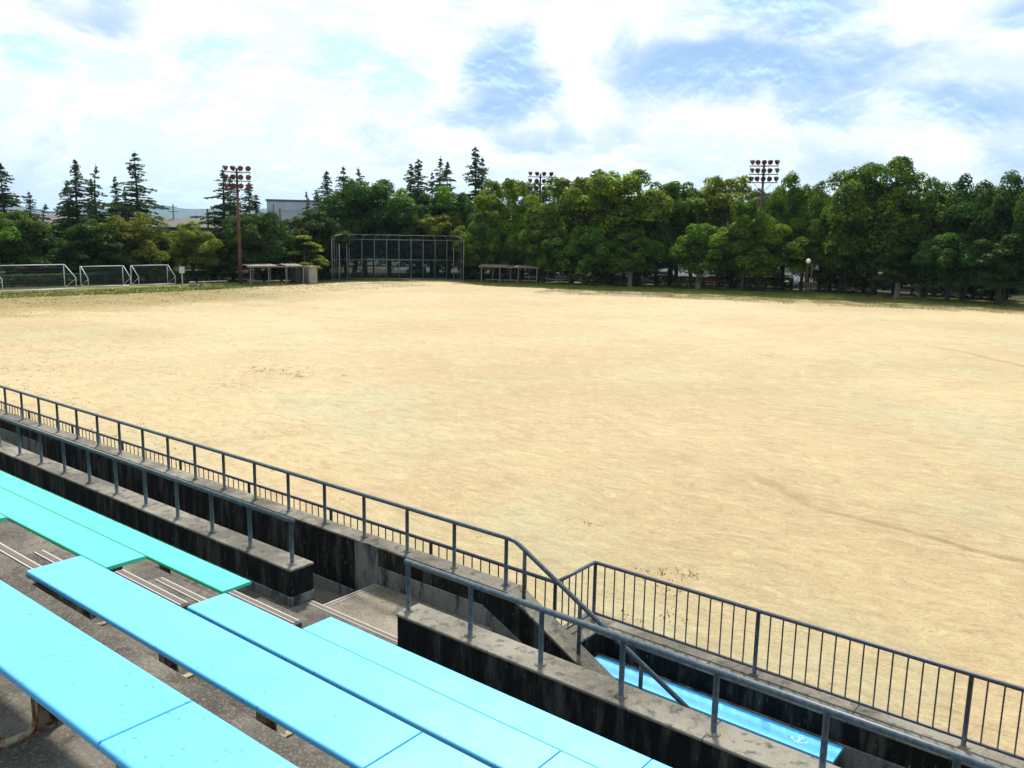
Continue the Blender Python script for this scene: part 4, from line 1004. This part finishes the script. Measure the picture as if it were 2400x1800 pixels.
for ri, run in enumerate(runs):
    for i, p in enumerate(run):
        if ri > 0 and i == 0: continue
        q = toward(p, 1.3)
        padd(bk, MB().tube([(p[0], p[1], 0), (p[0], p[1], HB), (p[0]+(q[0]-p[0])*.35, p[1]+(q[1]-p[1])*.35, HB+.45), (q[0], q[1], HT)], .055, 8), 'post', M['galv'], sm=True)
    for z in (.15, 2.8, HB): padd(bk, MB().tube([(run[0][0], run[0][1], z), (run[-1][0], run[-1][1], z)], .035, 6), 'rail', M['galv'], sm=True)
    q0, q1 = toward(run[0], 1.3), toward(run[-1], 1.3)
    padd(bk, MB().tube([(*q0, HT), (*q1, HT)], .035, 6), 'top_rail', M['galv'], sm=True)
    for a, b_ in zip(run[:-1], run[1:]):
        ab = Vector((b_[0]-a[0], b_[1]-a[1])).normalized()*.06; aa = (a[0]+ab.x, a[1]+ab.y); bb = (b_[0]-ab.x, b_[1]-ab.y)
        padd(bk, MB().quad((*aa, 2.84), (*bb, 2.84), (*bb, HB-.04), (*aa, HB-.04)), 'net_panel', M['netthick'])
        padd(bk, MB().quad((*aa, .18), (*bb, .18), (*bb, 2.76), (*aa, 2.76)), 'mesh_panel', M['netthin'])
        qa, qb = toward(a, 1.3), toward(b_, 1.3)
        padd(bk, MB().quad((*aa, HB+.05), (*bb, HB+.05), (*qb, HT-.03), (*qa, HT-.03)), 'hood_panel', M['netthin'])
for (x, y) in ((-90.2, 76.2), (-92.4, 79.4), (-84.2, 92.2), (-82.2, 92.1)):
    padd(bk, MB().tube([(x, y, 0), (x, y, 5.0)], .05, 8), 'brace_post', M['galv'], sm=True)

# ---------------------------------------------------------------- fences and net poles
M['darkgreen'] = mat('dark_green_steel', base=(.02, .045, .035), rough=.6)
def fence(label, pts, H, sp, netmat, group=None):
    t = thing('mesh_fence', (*pts[0], 0), label, 'fence', group)
    for a, b_ in zip(pts[:-1], pts[1:]):
        L = math.hypot(b_[0]-a[0], b_[1]-a[1]); n = max(1, round(L/sp))
        for i in range(n+1):
            if i == 0 and a != pts[0]: continue
            x, y = a[0]+(b_[0]-a[0])*i/n, a[1]+(b_[1]-a[1])*i/n
            padd(t, MB().tube([(x, y, 0), (x, y, H)], .035, 6), 'post', M['darkgreen'], sm=True)
        padd(t, MB().tube([(*a, H), (*b_, H)], .025, 6), 'rail', M['darkgreen'], sm=True)
        padd(t, MB().quad((*a, .05), (*b_, .05), (*b_, H-.03), (*a, H-.03)), 'mesh_panel', netmat)
fence('low dark green mesh fence behind the goals and left dugout', [(-102.0, 30), (-102.0, 58), (-98.5, 73), (-96.5, 80)], 1.3, 2.5, M['netgreen'])
fence('dark green mesh fence between the left dugout and the backstop', [(-92.2, 72.8), (-94.4, 80.2)], 2.0, 2.0, M['netgreen'])
fence('dark green mesh fence right of the backstop', [(-84.0, 94.6), (-79.5, 96.5)], 2.0, 2.0, M['netgreen'])
def npole(x, y, H, label, r=.13):
    t = thing('net_pole', (x, y, 0), label, 'pole', 'tall dark poles carrying the ball net')
    padd(t, MB().tube([(x, y, 0), (x, y, H)], r, 8), 'shaft', M['darkgreen'], sm=True); padd(t, MB().tube([(x, y, H), (x, y, H+.12)], [r*1.3, r*.4], 8), 'cap', M['darkgreen'])
npole(-111.7, 70.4, 9.3, 'dark net pole left of the left floodlight mast'); npole(-113.0, 82.6, 10.4, 'thinner dark net pole against the left edge of the warehouse', .10)
npole(-106.0, 78.6, 9.7, 'stout dark net pole in front of the warehouse'); npole(-98.2, 89.6, 9.6, 'dark net pole half hidden in the trees left of the backstop')
M['cable'] = mat('cable', base=(.25, .30, .28), rough=.6)
def cable(a, b_, label, sag=.25):
    t = MB().tube([(a[0]+(b_[0]-a[0])*f, a[1]+(b_[1]-a[1])*f, a[2]+(b_[2]-a[2])*f-sag*4*f*(1-f)) for f in np.linspace(0, 1, 9)], .022, 4).build('net_cable', M['cable']); tag(t, label, 'cable')
cable((-106.0, 78.6, 9.55), (-98.2, 89.6, 9.5), 'taut cable running right from the stout net pole'); cable((-111.7, 70.4, 9.2), (-106.0, 78.6, 9.5), 'cable between the net poles behind the left floodlight mast')
def upole(x, y, H, label):
    t = thing('utility_pole', (x, y, 0), label, 'utility pole', 'utility poles in front of the hills')
    padd(t, MB().tube([(x, y, 0), (x, y, H)], [.16, .10], 8), 'shaft', M['pole'], sm=True)
    for z in (H-.5, H-1.3): padd(t, MB().box(x-.04, x+.04, y-.8, y+.8, z, z+.09), 'crossarm', M['pole'])
M['pole'] = mat('pole_concrete', base=(.10, .10, .12), rough=.9)
upole(-138.2, 80.6, 10.6, 'utility pole standing against the blue hills'); upole(-148, 78.5, 9.2, 'farther small utility pole left of the clear one')
M['rail_white'] = mat('white_low_rail', base=(.6, .6, .58), rough=.6)
for (x0, y0, x1, y1, l) in ((-58.5, 112.6, -54.2, 113.7, 'short white two-rail barrier left of the pale trunk in the shade'), (REDXY[0]-3.0, REDXY[1]-3.4, REDXY[0]+1.6, REDXY[1]-2.2, 'short white two-rail barrier by the red car'), (-76, 103.0, -72.5, 104.4, 'white two-rail barrier behind the right dugout')):
    t = thing('low_barrier', (x0, y0, 0), l, 'barrier', 'white low barriers along the path')
    for z in (.28, .72): padd(t, MB().tube([(x0, y0, z), (x1, y1, z)], .05, 6), 'rail', M['rail_white'])
    for f in (0.02, .5, .98): padd(t, MB().tube([(x0+(x1-x0)*f, y0+(y1-y0)*f, 0), (x0+(x1-x0)*f, y0+(y1-y0)*f, .8)], .06, 6), 'post', M['rail_white'])

# ---------------------------------------------------------------- floodlight masts
M['mast'] = mat('red_brown_mast', lambda t, b: t.put(b.inputs['Base Color'], t.mix(t.ss(t.noise(wpos(t), 3, 5, .7), .4, .65), (.10, .035, .030, 1), (.16, .07, .06, 1))), rough=.7)
M['lampcase'] = mat('lamp_casing', base=(.15, .050, .045), rough=.6); M['lampglass'] = mat('lamp_glass', base=(.08, .035, .035), rough=.35)
LAMP = None
def lampmeshes():
    a = MB().tube([(0, .42, 0), (0, .36, 0), (0, .12, 0), (0, -.06, 0)], [.09, .17, .30, .34], 12); g = MB().tube([(0, -.062, 0), (0, -.075, 0)], [.31, .31], 12)
    a.box(-.02, .02, .1, .16, -.42, -.20)
    return mb_mesh(a, 'lamp_casing', M['lampcase']), mb_mesh(g, 'lamp_glass', M['lampglass'])
LAMPM = lampmeshes()
def mast(x, y, H, ang, label, rows, cols, wd, extra=()):
    t = empty('floodlight_mast', (x, y, 0), ang, label, 'floodlight mast', 'floodlight masts round the field')
    MB().tube([(0, 0, 0), (0, 0, H*.5), (0, 0, H-.3)], [.24, .19, .13], 10).build('mast_pole', M['mast'], t, smooth=True)
    for r_ in range(rows):
        z = H-.75-r_*1.05
        MB().box(-wd/2-.25, wd/2+.25, -.25, -.18, z-.06, z+.02).build('crossarm', M['mast'], t)
        MB().box(-wd/2-.25, wd/2+.25, .30, .36, z-.06, z+.02).build('crossarm', M['mast'], t)
        MB().box(-.30, .30, -.40, .40, z-.10, z-.062).build('platform', M['mast'], t)
        for sx_ in (-wd/2-.15, wd/2+.15, -wd*.2, wd*.2):
            if r_: MB().box(sx_-.02, sx_+.02, -.236, -.196, z+.021, z+1.05-.062).build('ladder_post', M['mast'], t)
        for c_ in range(cols):
            u = -wd/2+wd*c_/(cols-1)
            o = bpy.data.objects.new('lamp', LAMPM[0]); COL.objects.link(o); o.parent = t; o.location = (u, -.30, z+.42)
            o.rotation_euler = (math.radians(28+random.uniform(-5, 5)), 0, math.radians([-75, -40, 15, 30][c_ % 4]+random.uniform(-20, 20)))
            g = bpy.data.objects.new('lamp_glass', LAMPM[1]); COL.objects.link(g); g.parent = o
    for s_ in (-1, 1): MB().tube([(0, 0, H-.75-rows*1.05-.2), (s_*wd*.38, -.1, H-.75-(rows-1)*1.05-.1)], .03, 5).build('strut', M['mast'], t)
    for k in range(12): MB().box(-.16, .16, -.30, -.27, 2+k*.9, 2.04+k*.9).build('rung', M['mast'], t)
mast(-93.0, 62.8, 14.3, math.radians(52), 'left red brown floodlight mast rising beside the left dugout', 3, 4, 2.7)
mast(-78.5, 104.9, 15.9, math.radians(38), 'middle floodlight mast half hidden in the tree tops', 3, 4, 3.2)
mast(-46.0, 109.7, 16.8, math.radians(22), 'right floodlight mast standing clear above the trees', 3, 5, 3.1)

# globe lamp
t = thing('park_lamp', (LAMPXY[0], LAMPXY[1], 0), 'globe lamp on twin brownish posts in front of the dark trees', 'park lamp')
M['globe'] = mat('opal_globe', base=(.85, .85, .82), rough=.3)
for dx in (-.10, .42): padd(t, MB().tube([(LAMPXY[0]+dx, LAMPXY[1]+dx*.2, 0), (LAMPXY[0]+dx, LAMPXY[1]+dx*.2, 3.8)], .07, 8), 'post', M['mast'], sm=True)
mb = MB(); r = .30
mb.tube([(LAMPXY[0]-.05, LAMPXY[1], 3.82+r+r*math.cos(p)) for p in np.linspace(math.pi-.3, .02, 9)], [max(.01, r*math.sin(p)) for p in np.linspace(math.pi-.3, .02, 9)], 14)
padd(t, mb, 'globe', M['globe'], sm=True)

# ---------------------------------------------------------------- buildings
def rib_f(t, b):
    p = objc(t); c = t.mix(t.ss(t.noise(p, .15, 4, .6), .4, .65), (.50, .54, .58, 1), (.60, .64, .67, 1)); t.put(b.inputs['Base Color'], c)
M['ware'] = mat('grey_ribbed_cladding', rib_f, rough=.6); M['waretrim'] = mat('dark_trim', base=(.12, .14, .15), rough=.6)
M['paleroof'] = mat('brown_grey_roof', base=(.12, .105, .09), rough=.9); M['palewall'] = mat('pale_wall', base=(.34, .33, .31), rough=.9); M['shedwall'] = mat('shed_wall', base=(.17, .155, .13), rough=.9); M['glassdark'] = mat('window_glass', base=(.05, .07, .09), rough=.15)
t = empty('warehouse', (-141.8, 102.5, 0), math.atan2(17, 14), 'large pale grey flat-roofed warehouse rising behind the trees', 'building')
for (x0, x1, y0, y1, nm) in ((0, 46, 0, .3, 'wall'), (-.3, -.001, 0, 38, 'wall')): MB().box(x0, x1, y0, y1, 0, 12.0).build(nm, M['ware'], t)
MB().box(-.3, 46, 37.7, 38, 0, 12).build('wall', M['ware'], t); MB().box(46.001, 46.3, 0, 38, 0, 12).build('wall', M['ware'], t)
MB().box(-.5, 46.5, -.2, 38.2, 12.001, 12.35).build('roof', M['waretrim'], t)
rb = MB().box(0, .10, -.08, -.001, 0, 10.2); rm = mb_mesh(rb, 'wall_rib', M['ware'])
for i in range(75): o = bpy.data.objects.new('wall_rib', rm); COL.objects.link(o); o.parent = t; o.location = (.3+i*.6, 0, 0)
MB().box(-.05, 46, -.12, -.001, 10.3, 11.9).build('fascia', M['ware'], t)
for i in range(4): MB().box(6+i*10, 10+i*10, -.09, -.05, 5.5, 7).build('window', M['glassdark'], t)
t = empty('long_shed', (-152, 40.0, 0), math.radians(77), 'long low building with brownish roof behind the left trees', 'building')
MB().box(0, 52, -8, 0, 0, 6.6).build('wall', M['shedwall'], t)
MB().prism([(-8.6, 6.601), (.6, 6.601), (.6, 6.8), (-4, 8.3), (-8.6, 6.8)], -.6, 52.6).build('roof', M['paleroof'], t)
for i in range(10): w_ = MB().box(2+i*5, 4.4+i*5, -8.06, -8.001, 2.2, 4.0).build('window', M['glassdark'], t)
def house(x, y, w_, dp, h, ang, label, wm, rm_):
    t = empty('house', (x, y, 0), ang, label, 'house', 'houses beyond the trees')
    MB().box(-w_/2, w_/2, -dp/2, dp/2, 0, h).build('wall', wm, t)
    MB().prism([(-dp/2-.5, h+.001), (dp/2+.5, h+.001), (dp/2+.5, h+.15), (0, h+1.7), (-dp/2-.5, h+.15)], -w_/2-.4, w_/2+.4).build('roof', rm_, t)
    for i in range(int(w_/2.6)):
        f = MB().box(-w_/2+.9+i*2.6, -w_/2+2.2+i*2.6, -dp/2-.05, -dp/2-.001, 1.0, 2.2).build('window', M['glassdark'], t)
house(-118, 158, 16, 8, 3.4, TA, 'white low house glimpsed under the trees right of the backstop', M['palewall'], M['paleroof'])
house(-86, 170, 18, 8, 3.2, TA, 'pale house glimpsed under the middle of the tree row', M['palewall'], M['paleroof'])
house(-58, 172, 14, 8, 3.4, TA, 'pale house glimpsed behind the red car', M['palewall'], M['paleroof'])
house(-30, 176, 16, 8, 3.2, TA, 'pale house glimpsed behind the globe lamp', M['palewall'], M['paleroof'])
house(-2, 178, 14, 8, 3.2, TA, 'pale house glimpsed under the trees at the right edge', M['palewall'], M['paleroof'])

# ---------------------------------------------------------------- parked cars beyond the trees
M['tyre'] = mat('tyre', base=(.02, .02, .02), rough=.9); M['rim'] = mat('rim', base=(.35, .35, .36), rough=.4); M['redlight'] = mat('red_lens', base=(.4, .02, .02), rough=.3); M['clear'] = mat('clear_lens', base=(.6, .6, .58), rough=.2)
CARC = {k: mat(k+'_car_paint', base=v, rough=.3, Coat_Weight=.5) for k, v in dict(white=(.72, .72, .72), red=(.50, .02, .03), blue=(.05, .10, .28), silver=(.40, .42, .44), black=(.02, .02, .025), pale=(.30, .45, .50)).items()}
WH = MB().tube([(0, -.10, 0), (0, .10, 0)], [.32, .32], 14); RM = MB().tube([(0, -.105, 0), (0, .105, 0)], [.18, .18], 10)
WHM, RMM = mb_mesh(WH, 'wheel', M['tyre']), mb_mesh(RM, 'rim', M['rim'])
def car(x, y, ang, col, label, van=False):
    t = empty('parked_car', (x, y, 0), ang, label, 'car', 'cars parked beyond the trees')
    hh = 1.85 if van else 1.45
    prof = [(-2.0, .35), (-2.05, .62), (-1.95, .86), (-1.15 if not van else -1.55, .95), (-.55 if not van else -1.15, hh-.04), (-.35, hh), (1.25, hh), (1.55 if not van else 1.85, hh-.08), (1.92 if not van else 1.98, .95), (2.02, .7), (2.0, .35)]
    mb = MB(); n = len(prof)
    for yy, s_ in ((-.84, 0), (-.80, 1), (.80, 1), (.84, 0)):
        pass
    rows = []
    for (u, v) in prof:
        in_ = .0 if v < .96 else .16
        rows.append([(u, -.84+in_, v), (u, .84-in_, v)])
    for a, b_ in rows: mb.v += [a, b_]
    for i in range(n): j = (i+1) % n; mb.f.append((2*i, 2*j, 2*j+1, 2*i+1))
    mb.f.append(tuple(2*i for i in range(n))); mb.f.append(tuple(2*i+1 for i in reversed(range(n))))
    b_ = mb.build('body', CARC[col], t); bevel(b_, .05, 2)
    for s_ in (-1, 1):
        MB().hexa([(-1.0, s_*.80, .99), (1.5, s_*.80, .99), (1.5, s_*.845, .99), (-1.0, s_*.845, .99), (-.5, s_*.67, hh-.12), (1.25, s_*.67, hh-.12), (1.25, s_*.715, hh-.12), (-.5, s_*.715, hh-.12)]).build('side_window', M['glassdark'], t)
    MB().hexa([(-1.16, -.66, .985), (-1.12, -.66, .985), (-1.12, .66, .985), (-1.16, .66, .985), (-.62, -.60, hh-.12), (-.58, -.60, hh-.12), (-.58, .60, hh-.12), (-.62, .60, hh-.12)]).build('windscreen', M['glassdark'], t)
    for (u, s_) in ((-1.3, -1), (-1.3, 1), (1.3, -1), (1.3, 1)):
        w_ = bpy.data.objects.new('wheel', WHM); COL.objects.link(w_); w_.parent = t; w_.location = (u, s_*.76, .32); r_ = bpy.data.objects.new('rim', RMM); COL.objects.link(r_); r_.parent = w_
    for s_ in (-1, 1):
        MB().box(-2.06, -1.98, s_*.62-.16, s_*.62+.16, .62, .78).build('headlight', M['clear'], t); MB().box(1.97, 2.04, s_*.66-.12, s_*.66+.12, .72, .92).build('tail_light', M['redlight'], t)
car(REDXY[0], REDXY[1], TA+.2, 'red', 'red car parked beyond the white barrier, only red one')
car(-88.0, 113.0, TA+1.5, 'white', 'white van seen through the middle of the backstop', True); car(-84.4, 114.5, TA+1.5, 'blue', 'blue car seen through the backstop right of the white van')
car(-66.5, 121.0, TA+.2, 'white', 'white car glimpsed right of the right dugout'); car(-59.5, 124.0, TA+1.4, 'silver', 'silver car glimpsed under the tallest middle tree')
car(-46.0, 121.5, TA+1.5, 'white', 'white car parked right of the red one', True); car(-27.5, 127, TA+.1, 'blue', 'dark blue car in the shade right of the globe lamp')
car(-22.0, 127.5, TA+1.2, 'pale', 'pale teal car in the shade beside the dark blue one'); car(-9.5, 130, TA+.1, 'white', 'white car glimpsed at the right end of the row')
car(-74.0, 118.0, TA+.3, 'white', 'white car glimpsed above the right dugout roof', True); car(-97.5, 98.0, 1.9, 'silver', 'silver car glimpsed behind the left half of the backstop')
# small sign and stones near the third goal
t = thing('notice_board', (-97.3, 57.5, 0), 'small white notice board on a post right of the third goal', 'sign')
padd(t, MB().box(-97.34, -97.26, 57.45, 57.55, 0, 1.3), 'post', M['white']); padd(t, MB().box(-97.32, -97.28, 57.15, 57.85, 1.301, 2.1), 'panel', M['white'])
M['stone'] = mat('grey_stone', concrete((.18, .17, .15), (.34, .33, .30), .3, .3), rough=.9)
t = thing('stone_bench', (-92.8, 60.2, 0), 'low pale stone seat left of the floodlight mast', 'stone bench')
padd(t, MB().box(-94.2, -93.8, 57.6, 61.6, .32, .44), 'slab', M['stone'], bv=.03)
for y in (57.9, 59.5, 61.1): padd(t, MB().box(-94.15, -93.85, y, y+.25, 0, .3195), 'block', M['stone'])
o = MB().box(-.3, .3, -.3, .3, 0, .5).build('concrete_block', M['stone'], None, loc=(-93.6, 56.6, 0)); bevel(o, .04); tag(o, 'small pale concrete block left of the stone seat', 'block')

# ---------------------------------------------------------------- grass and weeds (uncountable)
def tufts(name, pts, hmin, hmax, wd, nb, m_, label):
    pts = np.asarray(pts); n = len(pts)
    base = np.repeat(pts, nb, 0); k = len(base)
    base = base+np.concatenate([rng.normal(size=(k, 2))*wd, np.zeros((k, 1))], 1)
    a = rng.uniform(0, 6.28, k); h = rng.uniform(hmin, hmax, k); le = rng.uniform(.1, .8, k)*h; wv = h*.10+.006
    dx, dy = np.cos(a), np.sin(a)
    v0 = base+np.stack([-dy*wv, dx*wv, 0*a], 1); v1 = base+np.stack([dy*wv, -dx*wv, 0*a], 1); v2 = base+np.stack([dx*le, dy*le, h], 1)
    v = np.stack([v0, v1, v2], 1).reshape(-1, 3); f = np.arange(3*k).reshape(-1, 3)
    o = bpy.data.objects.new(name, np_mesh(name, v, f, m_)); COL.objects.link(o); return tag(o, label, 'grass', kind='stuff')
def gm(name, a, b_, c_):
    m_ = bpy.data.materials.new(name); m_.use_nodes = True; t = NT(m_.node_tree); bb = t.n['Principled BSDF']; p = wpos(t)
    c = t.mix(t.ss(t.noise(p, .7, 4, .6), .4, .62), a, b_); c = t.mix(t.ss(t.noise(p, 8, 3, .6), .5, .7, 0, .7), c, c_); t.put(bb.inputs['Base Color'], c); bb.inputs['Roughness'].default_value = .8; bb.inputs['Specular IOR Level'].default_value = .15
    return m_
M['g1'] = gm('green_grass_blades', (.08, .13, .018, 1), (.20, .22, .035, 1), (.34, .29, .08, 1)); M['g2'] = gm('dry_grass_blades', (.20, .18, .05, 1), (.32, .26, .10, 1), (.14, .16, .035, 1)); M['g3'] = gm('weed_leaves', (.09, .11, .03, 1), (.16, .16, .05, 1), (.22, .17, .08, 1))
def along(poly, n, inner, outer, bias=1.0):
    L = [math.dist(a, b_) for a, b_ in zip(poly[:-1], poly[1:])]; tot = sum(L); out = []
    for _ in range(n):
        u = rng.uniform(0, tot); i = 0
        while i < len(L)-1 and u > L[i]: u -= L[i]; i += 1
        (x0, y0), (x1, y1) = poly[i], poly[i+1]; f = u/L[i]; nx, ny = -(y1-y0)/L[i], (x1-x0)/L[i]
        s_ = rng.random(); d_ = outer-(outer+inner)*s_**bias
        out.append((x0+(x1-x0)*f+nx*d_, y0+(y1-y0)*f+ny*d_, 0))
    return out
def patchy(pts, sc, th):
    out = []
    for p in pts:
        v = math.sin(p[0]*sc+1.3*math.sin(p[1]*sc*.7))+math.sin(p[1]*sc*1.1+1.7*math.sin(p[0]*sc*.6))+rng.normal()*.6
        if v > th: out.append(p)
    return out
eL = edge[0:7]; eR = edge[8:17]
# polygon order: the left normal of the edge points away from the field
tufts('verge_grass_blades', along(eL, 9000, .8, 6.5)+along(eR, 14000, .8, 8), .05, .18, .05, 4, M['g1'], 'green grass verge round the far side of the sandy field')
tufts('dry_edge_grass', patchy(along(eL, 16000, 12, .8, 1.8), 1.1, -.9)+patchy(along(eR[2:], 30000, 10, .8, 2.0), 1.1, -.9), .03, .09, .06, 3, M['g2'], 'dry patchy grass creeping onto the edges of the sandy field')
lp_ = [(x, y, 0) for x, y in zip(rng.uniform(-84, -66, 3600), rng.uniform(26, 54, 3600))]
tufts('dry_tufts', patchy([p for p in lp_ if p[0] < -68-10*abs(math.sin(p[1]*.23))*.7], .5, -.2), .02, .07, .07, 4, M['g2'], 'dry tufts scattered over the far left of the field')
wd_ = []
for (x, y, s_, n) in ((-8.1, 15.3, .25, 14), (-7.7, 15.7, .15, 8), (-7.6, 14.6, .2, 6), (-7.0, 13.6, .25, 6), (-7.5, 13.2, .2, 4), (-6.8, 12.2, .25, 5), (-6.3, 11.2, .3, 6), (-5.5, 10.5, .4, 8), (-7.6, 11.8, .4, 8), (-10.9, 17.0, .12, 4),
                      (-36.1, 25.2, .8, 30), (-35.2, 26.0, .8, 26), (-34.0, 25.7, .6, 20), (-33.2, 25.4, .4, 10), (-31.7, 27.0, .3, 7), (-33.6, 21.5, .4, 10), (-33.4, 22.3, .3, 8), (-32, 21.9, .4, 6), (-43.5, 17.4, 1.0, 18), (-40.0, 15.2, 1.2, 26), (-36.6, 15.4, .7, 12), (-33.8, 15.2, .6, 10), (-46, 19, 2.0, 24), (-50, 23, 3, 24), (-20.1, 49.5, .5, 7), (-28, 14.5, 1.2, 14), (-24, 13.6, 1.0, 12), (-14, 12.6, 1.4, 12)):
    for _ in range(n): wd_.append((x+rng.normal()*s_, y+rng.normal()*s_*.6, 0))
tufts('weeds', wd_, .02, .055, .06, 6, M['g3'], 'small weeds sprouting in patches on the sand')
